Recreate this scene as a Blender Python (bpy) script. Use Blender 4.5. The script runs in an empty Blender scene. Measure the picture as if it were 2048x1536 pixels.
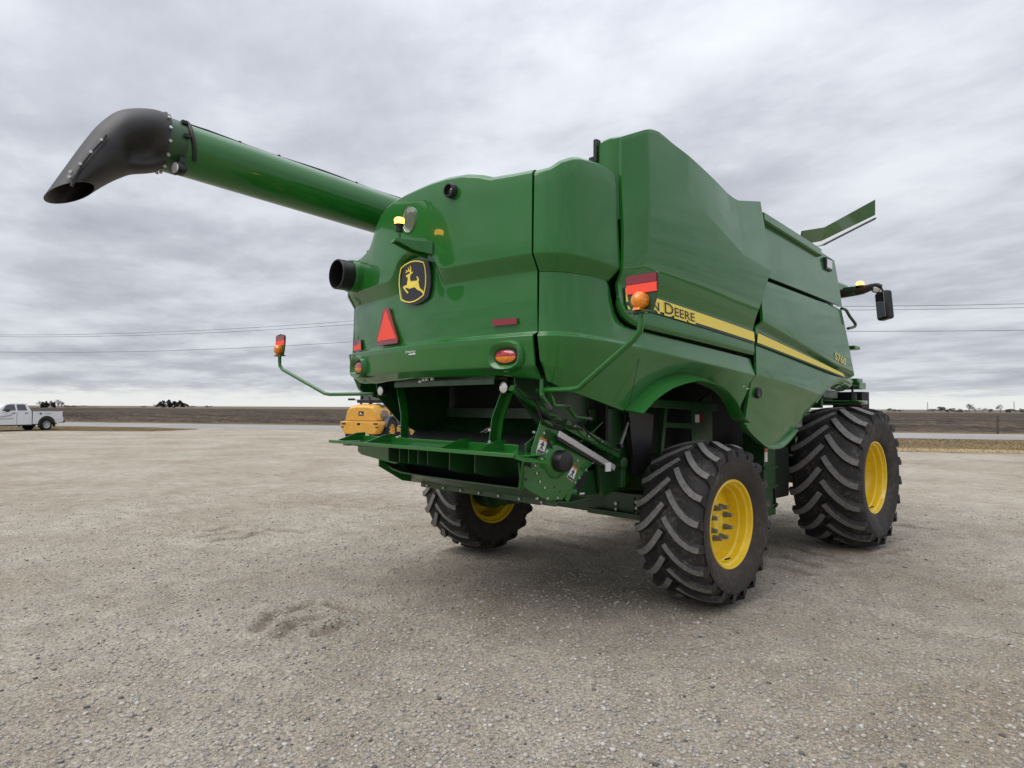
import bpy, bmesh, math, random
import numpy as np
from mathutils import Vector, Matrix
from mathutils.geometry import tessellate_polygon
random.seed(7); RNG = np.random.default_rng(7)
SC = bpy.context.scene; COL = SC.collection

# ------------------------------------------------------------------ camera
CAMP = np.array([4.7497, -5.6025, 1.7887]); YAW, PIT, ROLL, FPX = -0.8004, 0.0357, 0.0047, 1312.46
IW, IH = 2048, 1536
_d = np.array([math.sin(YAW)*math.cos(PIT), math.cos(YAW)*math.cos(PIT), math.sin(PIT)])
_r0 = np.array([math.cos(YAW), -math.sin(YAW), 0]); _u0 = np.cross(_r0, _d)
_r = _r0*math.cos(ROLL)+_u0*math.sin(ROLL); _u = -_r0*math.sin(ROLL)+_u0*math.cos(ROLL)
cd = bpy.data.cameras.new('camera'); cam = bpy.data.objects.new('camera', cd); COL.objects.link(cam)
cd.sensor_width = 36; cd.lens = 36*FPX/IW; cd.clip_start = .05; cd.clip_end = 12000
cam.matrix_world = Matrix(((_r[0], _u[0], -_d[0], CAMP[0]), (_r[1], _u[1], -_d[1], CAMP[1]), (_r[2], _u[2], -_d[2], CAMP[2]), (0, 0, 0, 1)))
SC.camera = cam
# ------------------------------------------------------------------ sky, sun, exposure
SUN_AZ, SUN_EL = math.radians(200), math.radians(58)
w = bpy.data.worlds.new('World'); SC.world = w; w.use_nodes = True
nt = w.node_tree; N = nt.nodes; LK = nt.links; N.clear()
def nd(t, **k):
    n = N.new(t)
    for a, b in k.items(): setattr(n, a, b)
    return n
wo = nd('ShaderNodeOutputWorld'); bg = nd('ShaderNodeBackground'); bg.inputs[1].default_value = 0.1
LK.new(bg.outputs[0], wo.inputs[0])
sky = nd('ShaderNodeTexSky'); sky.sky_type = 'NISHITA'; sky.sun_disc = False; sky.sun_elevation = SUN_EL; sky.sun_rotation = SUN_AZ
tc = nd('ShaderNodeTexCoord'); sp = nd('ShaderNodeSeparateXYZ'); LK.new(tc.outputs['Generated'], sp.inputs[0])
def mth(op, a, b=None, clamp=False):
    n = nd('ShaderNodeMath', operation=op, use_clamp=clamp)
    for i, v in enumerate((a, b)):
        if v is None: continue
        if isinstance(v, (int, float)): n.inputs[i].default_value = v
        else: LK.new(v, n.inputs[i])
    return n.outputs[0]
zc = mth('MAXIMUM', sp.outputs[2], 0.0); den = mth('ADD', zc, 0.10)
cx = mth('DIVIDE', sp.outputs[0], den); cy = mth('DIVIDE', sp.outputs[1], den)
cb = nd('ShaderNodeCombineXYZ'); LK.new(cx, cb.inputs[0]); LK.new(cy, cb.inputs[1])
mp = nd('ShaderNodeMapping'); mp.inputs['Rotation'].default_value = (0, 0, .75); mp.inputs['Scale'].default_value = (.95, 1.25, 1)
LK.new(cb.outputs[0], mp.inputs[0])
def noise(sc, det, ro, dis, lac=2.0):
    n = nd('ShaderNodeTexNoise'); n.inputs['Scale'].default_value = sc; n.inputs['Detail'].default_value = det
    n.inputs['Roughness'].default_value = ro; n.inputs['Distortion'].default_value = dis; n.inputs['Lacunarity'].default_value = lac
    LK.new(mp.outputs[0], n.inputs[0]); return n.outputs['Fac']
n1 = noise(.95, 6, .5, .1); n2 = noise(2.6, 8, .58, .15)
fac = mth('ADD', mth('MULTIPLY', n1, .66), mth('MULTIPLY', n2, .34))
rp = nd('ShaderNodeValToRGB'); LK.new(fac, rp.inputs[0]); e = rp.color_ramp
e.elements[0].position = .36; e.elements[0].color = (.40, .42, .47, 1)
e.elements[1].position = .64; e.elements[1].color = (.70, .725, .775, 1)
m_ = e.elements.new(.47); m_.color = (.50, .52, .575, 1)
m_ = e.elements.new(.55); m_.color = (.61, .635, .69, 1)
# pale strip of clear distance under the cloud deck, close to the horizon
hz = nd('ShaderNodeMapRange', interpolation_type='SMOOTHSTEP'); hz.inputs[1].default_value = .032; hz.inputs[2].default_value = .010
LK.new(mth('ADD', zc, mth('MULTIPLY', mth('SUBTRACT', n2, .5), .05)), hz.inputs[0])
mx = nd('ShaderNodeMix', data_type='RGBA'); LK.new(hz.outputs[0], mx.inputs[0]); LK.new(rp.outputs[0], mx.inputs[6]); mx.inputs[7].default_value = (.80, .82, .80, 1)
# overcast luminance rises gently towards the zenith
lum = mth('ADD', .86, mth('MULTIPLY', mth('MULTIPLY', zc, zc), 1.35))
vm = nd('ShaderNodeVectorMath', operation='SCALE'); LK.new(mx.outputs[2], vm.inputs[0]); LK.new(mth('MULTIPLY', lum, 10.0), vm.inputs[3])
mx2 = nd('ShaderNodeMix', data_type='RGBA'); mx2.inputs[0].default_value = .97; LK.new(sky.outputs[0], mx2.inputs[6]); LK.new(vm.outputs[0], mx2.inputs[7])
LK.new(mx2.outputs[2], bg.inputs[0])
sl = bpy.data.lights.new('sun', 'SUN'); so = bpy.data.objects.new('sun', sl); COL.objects.link(so)
sl.energy = 1.5; sl.angle = math.radians(50); sl.color = (1, .97, .93)
_sv = Vector((math.sin(SUN_AZ)*math.cos(SUN_EL), math.cos(SUN_AZ)*math.cos(SUN_EL), math.sin(SUN_EL)))
so.rotation_euler = _sv.to_track_quat('Z', 'Y').to_euler(); so.location = (0, 0, 30)
SC.view_settings.view_transform = 'Standard'; SC.view_settings.look = 'None'; SC.view_settings.exposure = 0.28; SC.view_settings.gamma = 1
SC.render.engine = 'CYCLES'

# ------------------------------------------------------------------ pixel -> place helpers (2048x1536 photo)
def ray(x, y): return CAMP, _d+_r*(x-IW/2)/FPX+_u*(IH/2-y)/FPX
def onX(x, y, v): C, d = ray(x, y); return C+d*(v-C[0])/d[0]
def onY(x, y, v): C, d = ray(x, y); return C+d*(v-C[1])/d[1]
def onZ(x, y, v=0): C, d = ray(x, y); return C+d*(v-C[2])/d[2]
# ------------------------------------------------------------------ materials
MATS = {}
def mat(name, col, rough=.5, metal=0, coat=0, coat_r=.05, var=.0, vs=6, bump=0, bs=60, emit=None, es=0, spec=.5, trans=0, rv=0, second=None, alpha=1):
    if name in MATS: return MATS[name]
    m = bpy.data.materials.new(name); m.use_nodes = True; t = m.node_tree; n = t.nodes; L = t.links
    b = n['Principled BSDF']; b.inputs['Base Color'].default_value = (*col, 1); b.inputs['Roughness'].default_value = rough
    b.inputs['Metallic'].default_value = metal; b.inputs['Coat Weight'].default_value = coat; b.inputs['Coat Roughness'].default_value = coat_r
    b.inputs['Specular IOR Level'].default_value = spec; b.inputs['Transmission Weight'].default_value = trans; b.inputs['Alpha'].default_value = alpha
    if emit: b.inputs['Emission Color'].default_value = (*emit, 1); b.inputs['Emission Strength'].default_value = es
    c = n.new('ShaderNodeTexCoord')
    if var or rv:
        x = n.new('ShaderNodeTexNoise'); x.inputs['Scale'].default_value = vs; x.inputs['Detail'].default_value = 6; x.inputs['Roughness'].default_value = .6
        L.new(c.outputs['Object'], x.inputs['Vector'])
        if var:
            r = n.new('ShaderNodeMapRange'); r.inputs[1].default_value = .35; r.inputs[2].default_value = .7
            L.new(x.outputs['Fac'], r.inputs[0])
            k = n.new('ShaderNodeMix'); k.data_type = 'RGBA'; L.new(r.outputs[0], k.inputs[0])
            k.inputs[6].default_value = (*col, 1); k.inputs[7].default_value = (*(second or tuple(v*(1-var) for v in col)), 1); L.new(k.outputs[2], b.inputs['Base Color'])
        if rv:
            r = n.new('ShaderNodeMapRange'); r.inputs[1].default_value = .3; r.inputs[2].default_value = .7; r.inputs[3].default_value = max(rough-rv, 0); r.inputs[4].default_value = rough+rv
            L.new(x.outputs['Fac'], r.inputs[0]); L.new(r.outputs[0], b.inputs['Roughness'])
    if bump:
        x = n.new('ShaderNodeTexNoise'); x.inputs['Scale'].default_value = bs; x.inputs['Detail'].default_value = 4; L.new(c.outputs['Object'], x.inputs['Vector'])
        q = n.new('ShaderNodeBump'); q.inputs['Strength'].default_value = bump; q.inputs['Distance'].default_value = .01; L.new(x.outputs['Fac'], q.inputs['Height']); L.new(q.outputs[0], b.inputs['Normal'])
    MATS[name] = m; return m
GREEN = mat('green_paint', (.0115, .134, .0135), .38, coat=.85, coat_r=.025, var=.10, vs=2.5, rv=.06, spec=.22)
GREEND = mat('green_paint_shaded', (.010, .068, .012), .45, coat=.25, coat_r=.2, var=.4, vs=5, rv=.12, second=(.013, .045, .013))  # darker copy of the green paint, underbody shade put into the colour
DARKG = mat('inner_shade_dark', (.003, .007, .0035), .7, var=.3)  # near-black green, the deep shade inside the machine painted in
BLACK = mat('black_plastic', (.012, .012, .013), .42, var=.3, bump=.1, bs=200)
BOOT = mat('black_rubber_boot', (.016, .016, .016), .5, var=.5, vs=9, bump=.25, bs=120, second=(.028, .026, .024))
YELL = mat('wheel_yellow', (.88, .60, .014), .34, coat=.4, coat_r=.1, var=.15, vs=12, rv=.1)
DECY = mat('decal_yellow', (.88, .69, .09), .4)
DECK = mat('decal_black', (.018, .018, .022), .4)
WHITE = mat('white_print', (.75, .76, .76), .45)
STEEL = mat('bolt_steel', (.52, .52, .50), .35, metal=.8)
CHROME = mat('chrome_rod', (.62, .62, .62), .22, metal=1)
NUTG = mat('wheel_nut_grey', (.19, .19, .18), .5, metal=.3)
REDR = mat('reflector_red', (.22, .012, .02), .25, coat=.6)
REDF = mat('reflector_orange', (.95, .075, .035), .45, emit=(1, .08, .03), es=.0)
AMBER = mat('amber_lens', (.86, .29, .008), .18, coat=.6, var=.5, vs=30, second=(.60, .14, .004))
TAILR = mat('tail_red_lens', (.50, .012, .02), .12, coat=1, var=.6, vs=25)
LAMPG = mat('lamp_glass', (.72, .72, .70), .12, metal=.55, coat=1)
LIT = mat('beacon_lit', (1, .55, .1), .3, emit=(1, .42, .05), es=6)
LITH = mat('beacon_core', (1, .9, .6), .3, emit=(1, .80, .38), es=60)
ORNG = mat('decal_orange', (.62, .16, .02), .5)
GLASS = mat('dark_glass', (.015, .02, .02), .05, coat=1, spec=.8)
MIRR = mat('mirror_glass', (.62, .66, .66), .03, metal=1)
GREY = mat('grey_tip', (.10, .095, .09), .6)
CABLE = mat('cable_black', (.01, .01, .01), .55)

def tyre_mat():
    m = bpy.data.materials.new('tyre_rubber'); m.use_nodes = True; t = m.node_tree; n = t.nodes; L = t.links; b = n['Principled BSDF']
    c = n.new('ShaderNodeTexCoord'); x = n.new('ShaderNodeTexNoise'); x.inputs['Scale'].default_value = 5; x.inputs['Detail'].default_value = 8; x.inputs['Roughness'].default_value = .65
    y = n.new('ShaderNodeTexNoise'); y.inputs['Scale'].default_value = 28; y.inputs['Detail'].default_value = 6; y.inputs['Roughness'].default_value = .7
    L.new(c.outputs['Object'], x.inputs[0]); L.new(c.outputs['Object'], y.inputs[0])
    mu = n.new('ShaderNodeMath'); mu.operation = 'MULTIPLY'; L.new(x.outputs['Fac'], mu.inputs[0]); L.new(y.outputs['Fac'], mu.inputs[1])
    r = n.new('ShaderNodeValToRGB'); L.new(mu.outputs[0], r.inputs[0]); e = r.color_ramp
    e.elements[0].position = .16; e.elements[0].color = (.011, .011, .012, 1); e.elements[1].position = .40; e.elements[1].color = (.095, .082, .068, 1)
    k = e.elements.new(.27); k.color = (.020, .019, .018, 1)
    L.new(r.outputs[0], b.inputs['Base Color']); b.inputs['Roughness'].default_value = .72
    sx = n.new('ShaderNodeSeparateXYZ'); L.new(c.outputs['Object'], sx.inputs[0]); cx_ = n.new('ShaderNodeCombineXYZ'); L.new(sx.outputs[1], cx_.inputs[1]); L.new(sx.outputs[2], cx_.inputs[2])
    ln = n.new('ShaderNodeVectorMath'); ln.operation = 'LENGTH'; L.new(cx_.outputs[0], ln.inputs[0]); rg = n.new('ShaderNodeMapRange'); rg.inputs[1].default_value = .70; rg.inputs[2].default_value = .40; L.new(ln.outputs['Value'], rg.inputs[0])
    rk = n.new('ShaderNodeMath'); rk.operation = 'MULTIPLY'; L.new(rg.outputs[0], rk.inputs[0]); L.new(x.outputs['Fac'], rk.inputs[1]); bm = n.new('ShaderNodeMix'); bm.data_type = 'RGBA'; L.new(rk.outputs[0], bm.inputs[0]); L.new(r.outputs[0], bm.inputs[6]); bm.inputs[7].default_value = (.062, .042, .028, 1); L.new(bm.outputs[2], b.inputs['Base Color'])
    q = n.new('ShaderNodeBump'); q.inputs['Strength'].default_value = .35; q.inputs['Distance'].default_value = .004; L.new(y.outputs['Fac'], q.inputs['Height']); L.new(q.outputs[0], b.inputs['Normal'])
    return m
TYRE = tyre_mat(); LUG = mat('lug_worn_top', (.235, .228, .215), .85, var=.5, vs=30, bump=.5, bs=150, second=(.14, .133, .125))
def stripe_mat():
    m = bpy.data.materials.new('stripe_yellow'); m.use_nodes = True; t = m.node_tree; n = t.nodes; L = t.links; b = n['Principled BSDF']
    uv = n.new('ShaderNodeUVMap'); s = n.new('ShaderNodeSeparateXYZ'); L.new(uv.outputs[0], s.inputs[0])
    a = n.new('ShaderNodeMath'); a.operation = 'MULTIPLY'; a.inputs[1].default_value = 7*2*math.pi; L.new(s.outputs[1], a.inputs[0])
    q = n.new('ShaderNodeMath'); q.operation = 'SINE'; L.new(a.outputs[0], q.inputs[0])
    r = n.new('ShaderNodeMapRange'); r.inputs[1].default_value = -1; r.inputs[2].default_value = -.5; L.new(q.outputs[0], r.inputs[0])
    k = n.new('ShaderNodeMix'); k.data_type = 'RGBA'; k.inputs[6].default_value = (.66, .50, .05, 1); k.inputs[7].default_value = (.90, .72, .10, 1)
    L.new(r.outputs[0], k.inputs[0]); L.new(k.outputs[2], b.inputs['Base Color']); b.inputs['Roughness'].default_value = .4; return m
STRIPE = stripe_mat()

# ------------------------------------------------------------------ mesh builder
class MB:
    def __init__(s): s.v = []; s.f = []; s.m = []; s.uv = None
    def add(s, vs, fs, mi=0):
        o = len(s.v); s.v += [tuple(map(float, p)) for p in vs]
        for f in fs: s.f.append(tuple(i+o for i in f)); s.m.append(mi)
        return s
    def box(s, c, size, rot=None, mi=0, taper=1.0):
        hx, hy, hz = [k/2 for k in size]; R = rot or Matrix.Identity(3); c = Vector(c); vs = []
        for z in (-hz, hz):
            k = taper if z > 0 else 1
            for x, y in ((-hx, -hy), (hx, -hy), (hx, hy), (-hx, hy)): vs.append(c+R@Vector((x*k, y*k, z)))
        return s.add(vs, [(0, 3, 2, 1), (4, 5, 6, 7), (0, 1, 5, 4), (1, 2, 6, 5), (2, 3, 7, 6), (3, 0, 4, 7)], mi)
    def bar(s, a, b, wd, th, up=(0, 0, 1), mi=0):
        a, b = Vector(a), Vector(b); d = (b-a); L = d.length; d.normalize(); u = Vector(up); x = d.cross(u)
        if x.length < 1e-4: x = d.cross(Vector((1, 0, 0)))
        x.normalize(); u = x.cross(d); R = Matrix((x, d, u)).transposed()
        return s.box((a+b)/2, (wd, L, th), R, mi)
    def ring_loft(s, rings, close=True, cap=True, mi=0):
        n = len(rings[0]); vs = [p for r in rings for p in r]; fs = []
        for i in range(len(rings)-1):
            for j in range(n if close else n-1):
                k = (j+1) % n; fs.append((i*n+j, i*n+k, (i+1)*n+k, (i+1)*n+j))
        if cap and close: fs.append(tuple(range(n-1, -1, -1))); fs.append(tuple((len(rings)-1)*n+j for j in range(n)))
        return s.add(vs, fs, mi)
    def tube(s, pts, r, n=10, mi=0, cap=True, smooth=0):
        P = [Vector(p) for p in pts]
        if smooth:
            Q = []
            for i in range(len(P)-1):
                p0, p1, p2, p3 = P[max(i-1, 0)], P[i], P[i+1], P[min(i+2, len(P)-1)]
                for k in range(smooth):
                    t = k/smooth; Q.append(.5*(2*p1+(p2-p0)*t+(2*p0-5*p1+4*p2-p3)*t*t+(3*p1-p0-3*p2+p3)*t**3))
            P = Q+[P[-1]]
        rs = list(np.interp(np.linspace(0, 1, len(P)), np.linspace(0, 1, len(r)), r)) if isinstance(r, (list, tuple)) else [r]*len(P); rings = []; prev = None
        for i, p in enumerate(P):
            d = (P[min(i+1, len(P)-1)]-P[max(i-1, 0)]).normalized()
            if prev is None: x = d.orthogonal().normalized()
            else: x = (prev-d*prev.dot(d)).normalized()
            prev = x; y = d.cross(x)
            rings.append([p+(x*math.cos(a)+y*math.sin(a))*rs[i] for a in [2*math.pi*k/n for k in range(n)]])
        return s.ring_loft(rings, True, cap, mi)
    def cyl(s, a, b, r, r2=None, n=24, mi=0): return s.tube([a, b], [r, r if r2 is None else r2], n, mi)
    def lathe(s, prof, c=(0, 0, 0), axis=(1, 0, 0), n=48, mi=0, close=False):
        a = Vector(axis).normalized(); x = a.orthogonal().normalized(); y = a.cross(x); c = Vector(c)
        rings = [[c+a*p+(x*math.cos(t)+y*math.sin(t))*r for t in [2*math.pi*k/n for k in range(n)]] for p, r in prof]
        return s.ring_loft(rings, True, False, mi)
    def prism(s, poly, ext, mi=0):
        """poly: list of 3D points (planar), ext: extrusion vector"""
        P = [Vector(p) for p in poly]; e = Vector(ext); n = len(P)
        tr = tessellate_polygon([P]); vs = P+[p+e for p in P]
        fs = [tuple(t) for t in tr]+[tuple(i+n for i in reversed(t)) for t in tr]+[(i, (i+1) % n, (i+1) % n+n, i+n) for i in range(n)]
        return s.add(vs, fs, mi)
    def build(s, name, mats, parent=None, smooth=35, bevel=0, recalc=True):
        me = bpy.data.meshes.new(name); me.from_pydata(s.v, [], s.f)
        for m in (mats if isinstance(mats, (list, tuple)) else [mats]): me.materials.append(m)
        me.polygons.foreach_set('material_index', s.m)
        if recalc:
            b = bmesh.new(); b.from_mesh(me); bmesh.ops.recalc_face_normals(b, faces=b.faces); b.to_mesh(me); b.free()
        if smooth:
            me.polygons.foreach_set('use_smooth', [True]*len(me.polygons)); me.set_sharp_from_angle(angle=math.radians(smooth))
        if s.uv is not None:
            l = me.uv_layers.new(name='UVMap'); vi = np.empty(len(me.loops), np.int32); me.loops.foreach_get('vertex_index', vi)
            l.data.foreach_set('uv', np.asarray(s.uv, np.float32)[vi].ravel())
        o = bpy.data.objects.new(name, me); COL.objects.link(o)
        if parent: o.parent = parent
        if bevel:
            k = o.modifiers.new('bevel', 'BEVEL'); k.width = bevel; k.segments = 2; k.limit_method = 'ANGLE'; k.angle_limit = math.radians(40)
        return o
def tag(o, label=None, cat=None, group=None, kind=None):
    for k, v in (('label', label), ('category', cat), ('group', group), ('kind', kind)):
        if v: o[k] = v
    return o
def empty(name, loc=(0, 0, 0), rz=0):
    o = bpy.data.objects.new(name, None); COL.objects.link(o); o.location = loc; o.rotation_euler = (0, 0, rz); o.empty_display_size = .3; return o
def copy_tree(o, parent=None):
    c = o.copy(); COL.objects.link(c); c.parent = parent
    for ch in list(o.children): copy_tree(ch, c)
    return c
def mirror_copy(o, parent=None, name=None):
    me = o.data.copy(); me.transform(Matrix.Scale(-1, 4, (1, 0, 0))); me.flip_normals()
    c = bpy.data.objects.new(name or o.name.split('.')[0], me); COL.objects.link(c); c.parent = parent if parent is not None else o.parent
    for md in o.modifiers:
        if md.type == 'BEVEL': k = c.modifiers.new('bevel', 'BEVEL'); k.width = md.width; k.segments = 2; k.limit_method = 'ANGLE'; k.angle_limit = md.angle_limit
    for k in o.keys():
        if k in ('label', 'kind'): c[k] = o[k]
    for ch in o.children: mirror_copy(ch, c)
    return c
# ================================================================== THE SETTING
_perm = RNG.random((256, 256))
def vnoise(x, y):
    x = np.asarray(x, float); y = np.asarray(y, float); xi = np.floor(x).astype(int); yi = np.floor(y).astype(int); fx = x-xi; fy = y-yi
    fx = fx*fx*(3-2*fx); fy = fy*fy*(3-2*fy); g = lambda a, b: _perm[a & 255, b & 255]
    return (g(xi, yi)*(1-fx)+g(xi+1, yi)*fx)*(1-fy)+(g(xi, yi+1)*(1-fx)+g(xi+1, yi+1)*fx)*fy-.5
# lug prints pressed into the gravel: short grooves a-b, depth d, width wd
GROOVES = []
def groove(p, q, d=.022, wd=.05): a = onZ(*p)[:2]; b = onZ(*q)[:2]; GROOVES.append((a, b, d, wd))
for p, q in [((515, 1265), (545, 1235)), ((545, 1235), (600, 1222)), ((560, 1275), (590, 1250)), ((590, 1250), (640, 1238)), ((635, 1270), (690, 1245)), ((600, 1222), (625, 1208)), ((660, 1212), (720, 1222)),
             ((400, 1075), (470, 1066)), ((480, 1078), (510, 1068)), ((540, 1062), (600, 1066)), ((415, 1064), (450, 1058)), ((430, 1082), (452, 1078)),
             ((1290, 1085), (1350, 1092)), ((1080, 1060), (1250, 1090)), ((1100, 1042), (1240, 1062)), ((1560, 1110), (1640, 1135)), ((1580, 1095), (1680, 1120)), ((1545, 1085), (1600, 1100)), ((1830, 1018), (1920, 1024)), ((1640, 1120), (1720, 1128)), ((1550, 1130), (1620, 1150)), ((1800, 1050), (1860, 1060)), ((1750, 1110), (1810, 1100)), ((1065, 1075), (1180, 1100)), ((480, 945), (560, 952)), ((640, 1010), (720, 1016))]: groove(p, q, .030 if p[0] > 1000 else .034)
def ground_h(x, y):
    x = np.asarray(x, float); y = np.asarray(y, float); r = np.hypot(x-1, y+1)
    k = np.clip(1-(r-14)/20, 0, 1)
    h = .020*vnoise(x*.9+7, y*.9+3)+.018*vnoise(x*2.3, y*2.3)+.016*vnoise(x*6.1+40, y*6.1)+.012*vnoise(x*15, y*15)
    for a, b, d, wd in GROOVES:
        e = b-a; L2 = (e**2).sum(); t = np.clip(((x-a[0])*e[0]+(y-a[1])*e[1])/L2, 0, 1)
        q = np.hypot(x-a[0]-t*e[0], y-a[1]-t*e[1]); h = h-d*np.exp(-(q/wd)**2)+d*.5*np.exp(-((q-wd*1.9)/(wd*.8))**2)
    return h*k
def soil(x, y):
    h = 0*x
    for a, b, d, wd in GROOVES:
        e = b-a; t = np.clip(((x-a[0])*e[0]+(y-a[1])*e[1])/(e**2).sum(), 0, 1); h = np.maximum(h, np.exp(-(np.hypot(x-a[0]-t*e[0], y-a[1]-t*e[1])/(wd*1.25))**2))
    return h
def axis(lo, hi, st, far):
    a = list(np.arange(lo, hi+st/2, st)); g = st
    while a[-1] < far: g *= 1.16; a.append(a[-1]+g)
    g = st; b = [a[0]]
    while b[-1] > -far: g *= 1.16; b.append(b[-1]-g)
    return np.array(b[:0:-1]+a)
gx, gy = axis(-7, 9, .035, 6000), axis(-6, 6, .035, 6000)
X2, Y2 = np.meshgrid(gx, gy); Z2 = ground_h(X2.ravel(), Y2.ravel()).reshape(X2.shape)
def np_mesh(name, V, F, m, smooth=True):
    me = bpy.data.meshes.new(name); V = np.asarray(V, np.float32); F = np.asarray(F, np.int32)
    me.vertices.add(len(V)); me.vertices.foreach_set('co', V.ravel()); k = F.shape[1]
    me.loops.add(F.size); me.loops.foreach_set('vertex_index', F.ravel()); me.polygons.add(len(F))
    me.polygons.foreach_set('loop_start', np.arange(len(F), dtype=np.int32)*k)
    me.update(calc_edges=True); me.validate()
    if smooth: me.polygons.foreach_set('use_smooth', np.ones(len(F), bool))
    for q in (m if isinstance(m, (list, tuple)) else [m]): me.materials.append(q)
    o = bpy.data.objects.new(name, me); COL.objects.link(o); return o
ny, nx = X2.shape; idx = np.arange(nx*ny).reshape(ny, nx)
FQ = np.stack([idx[:-1, :-1], idx[:-1, 1:], idx[1:, 1:], idx[1:, :-1]], -1).reshape(-1, 4)
def ground_mat(name, cols, scales, bump=.6, bd=.02, rough=.95, bsc=(18, 70), stretch=None):
    m = bpy.data.materials.new(name); m.use_nodes = True; t = m.node_tree; n = t.nodes; L = t.links; b = n['Principled BSDF']; b.inputs['Roughness'].default_value = rough; b.inputs['Specular IOR Level'].default_value = .25
    c = n.new('ShaderNodeTexCoord'); src = c.outputs['Object']
    if stretch:
        mp = n.new('ShaderNodeMapping'); mp.inputs['Rotation'].default_value = (0, 0, stretch[0]); mp.inputs['Scale'].default_value = stretch[1]; L.new(src, mp.inputs[0]); src = mp.outputs[0]
    def nz(s, d=8, r=.62):
        x = n.new('ShaderNodeTexNoise'); x.inputs['Scale'].default_value = s; x.inputs['Detail'].default_value = d; x.inputs['Roughness'].default_value = r; L.new(src, x.inputs[0]); return x.outputs['Fac']
    prev = None
    for (ca, cb, lo, hi), s in zip(cols, scales):
        r = n.new('ShaderNodeMapRange'); r.inputs[1].default_value = lo; r.inputs[2].default_value = hi; L.new(nz(s), r.inputs[0])
        k = n.new('ShaderNodeMix'); k.data_type = 'RGBA'; L.new(r.outputs[0], k.inputs[0])
        k.inputs[6].default_value = (*ca, 1); k.inputs[7].default_value = (*cb, 1)
        if prev is None: prev = k.outputs[2]
        else:
            mm = n.new('ShaderNodeMix'); mm.data_type = 'RGBA'; mm.blend_type = 'MULTIPLY'; mm.inputs[0].default_value = 1; L.new(prev, mm.inputs[6]); L.new(k.outputs[2], mm.inputs[7]); prev = mm.outputs[2]
    L.new(prev, b.inputs['Base Color'])
    nr = None
    for s in bsc:
        q = n.new('ShaderNodeBump'); q.inputs['Strength'].default_value = bump; q.inputs['Distance'].default_value = bd*18/s; L.new(nz(s, 6, .7), q.inputs['Height'])
        if nr: L.new(nr, q.inputs['Normal'])
        nr = q.outputs[0]
    L.new(nr, b.inputs['Normal']); return m
GRAV = ground_mat('gravel_ground', [((.452, .408, .348), (.33, .28, .22), .40, .68), ((1.08, 1.07, 1.05), (.82, .81, .79), .35, .65), ((1.30, 1.29, 1.27), (.58, .57, .56), .36, .64), ((1.25, 1.25, 1.24), (.62, .62, .61), .36, .64)], (.35, 3.2, 42, 130), 1.0, .022, bsc=(16, 45, 120))
g = np_mesh('gravel_ground', np.stack([X2, Y2, Z2], -1).reshape(-1, 3), FQ, GRAV); tag(g, kind='structure')
_at = g.data.attributes.new('soil', 'FLOAT', 'POINT'); _at.data.foreach_set('value', soil(X2.ravel(), Y2.ravel()).astype(np.float32))
_t = GRAV.node_tree; _a = _t.nodes.new('ShaderNodeAttribute'); _a.attribute_name = 'soil'; _b = _t.nodes['Principled BSDF']; _src = _b.inputs['Base Color'].links[0].from_socket
_m = _t.nodes.new('ShaderNodeMix'); _m.data_type = 'RGBA'; _k = _t.nodes.new('ShaderNodeMath'); _k.operation = 'MULTIPLY'; _k.inputs[1].default_value = .62; _t.links.new(_a.outputs['Fac'], _k.inputs[0]); _t.links.new(_k.outputs[0], _m.inputs[0]); _t.links.new(_src, _m.inputs[6]); _m.inputs[7].default_value = (.17, .128, .088, 1); _t.links.new(_m.outputs[2], _b.inputs['Base Color'])
# loose stones lying on the gravel, thicker towards the foreground
def icosa():
    b = bmesh.new(); bmesh.ops.create_icosphere(b, subdivisions=1, radius=1); v = np.array([q.co for q in b.verts]); f = np.array([[q.index for q in p.verts] for p in b.faces]); b.free(); return v, f
IV, IF = icosa()
def stones(name, n, rmin, rmax, smin, smax, m, label):
    ang = RNG.uniform(-.75, .75, n); r = rmin*(rmax/rmin)**RNG.random(n)
    dx = np.sin(YAW+ang); dy = np.cos(YAW+ang); x = CAMP[0]+dx*r; y = CAMP[1]+dy*r
    keep = ~((np.abs(np.abs(x)-1.55) < .45) & ((np.abs(y) < .4) | (np.abs(y-3.68) < .5))); x, y = x[keep], y[keep]; n = len(x)
    s = smin*(smax/smin)**(RNG.random(n)**2.6); V = IV[None]*(1+RNG.uniform(-.28, .28, (n, len(IV), 1)))
    sc = s[:, None]*np.stack([RNG.uniform(.7, 1.3, n), RNG.uniform(.7, 1.3, n), RNG.uniform(.45, .8, n)], -1)
    V = V*sc[:, None]; a = RNG.uniform(0, 6.28, n); ca, sa = np.cos(a)[:, None], np.sin(a)[:, None]
    V = np.stack([V[..., 0]*ca-V[..., 1]*sa, V[..., 0]*sa+V[..., 1]*ca, V[..., 2]], -1)
    V += np.stack([x, y, ground_h(x, y)+s*.22], -1)[:, None]
    F = IF[None]+(np.arange(n)*len(IV))[:, None, None]
    o = np_mesh(name, V.reshape(-1, 3), F.reshape(-1, 3), m, False)
    o.data.polygons.foreach_set('material_index', np.repeat(RNG.choice(len(m), n, p=[.50, .33, .14, .03][:len(m)] if len(m) == 4 else None), len(IF)).astype(np.int32))
    tag(o, label, 'gravel', kind='stuff'); return o
ST = [mat('stone_tan', (.43, .395, .345), .9, var=.3, vs=20), mat('stone_grey', (.33, .315, .295), .9, var=.3, vs=20), mat('stone_pale', (.52, .50, .46), .9, var=.2, vs=20), mat('stone_dark', (.12, .115, .11), .9, var=.3, vs=20)]
stones('loose_gravel', 76000, 2.6, 15, .0028, .017, ST, 'loose tan and grey gravel stones strewn over the yard')

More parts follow.
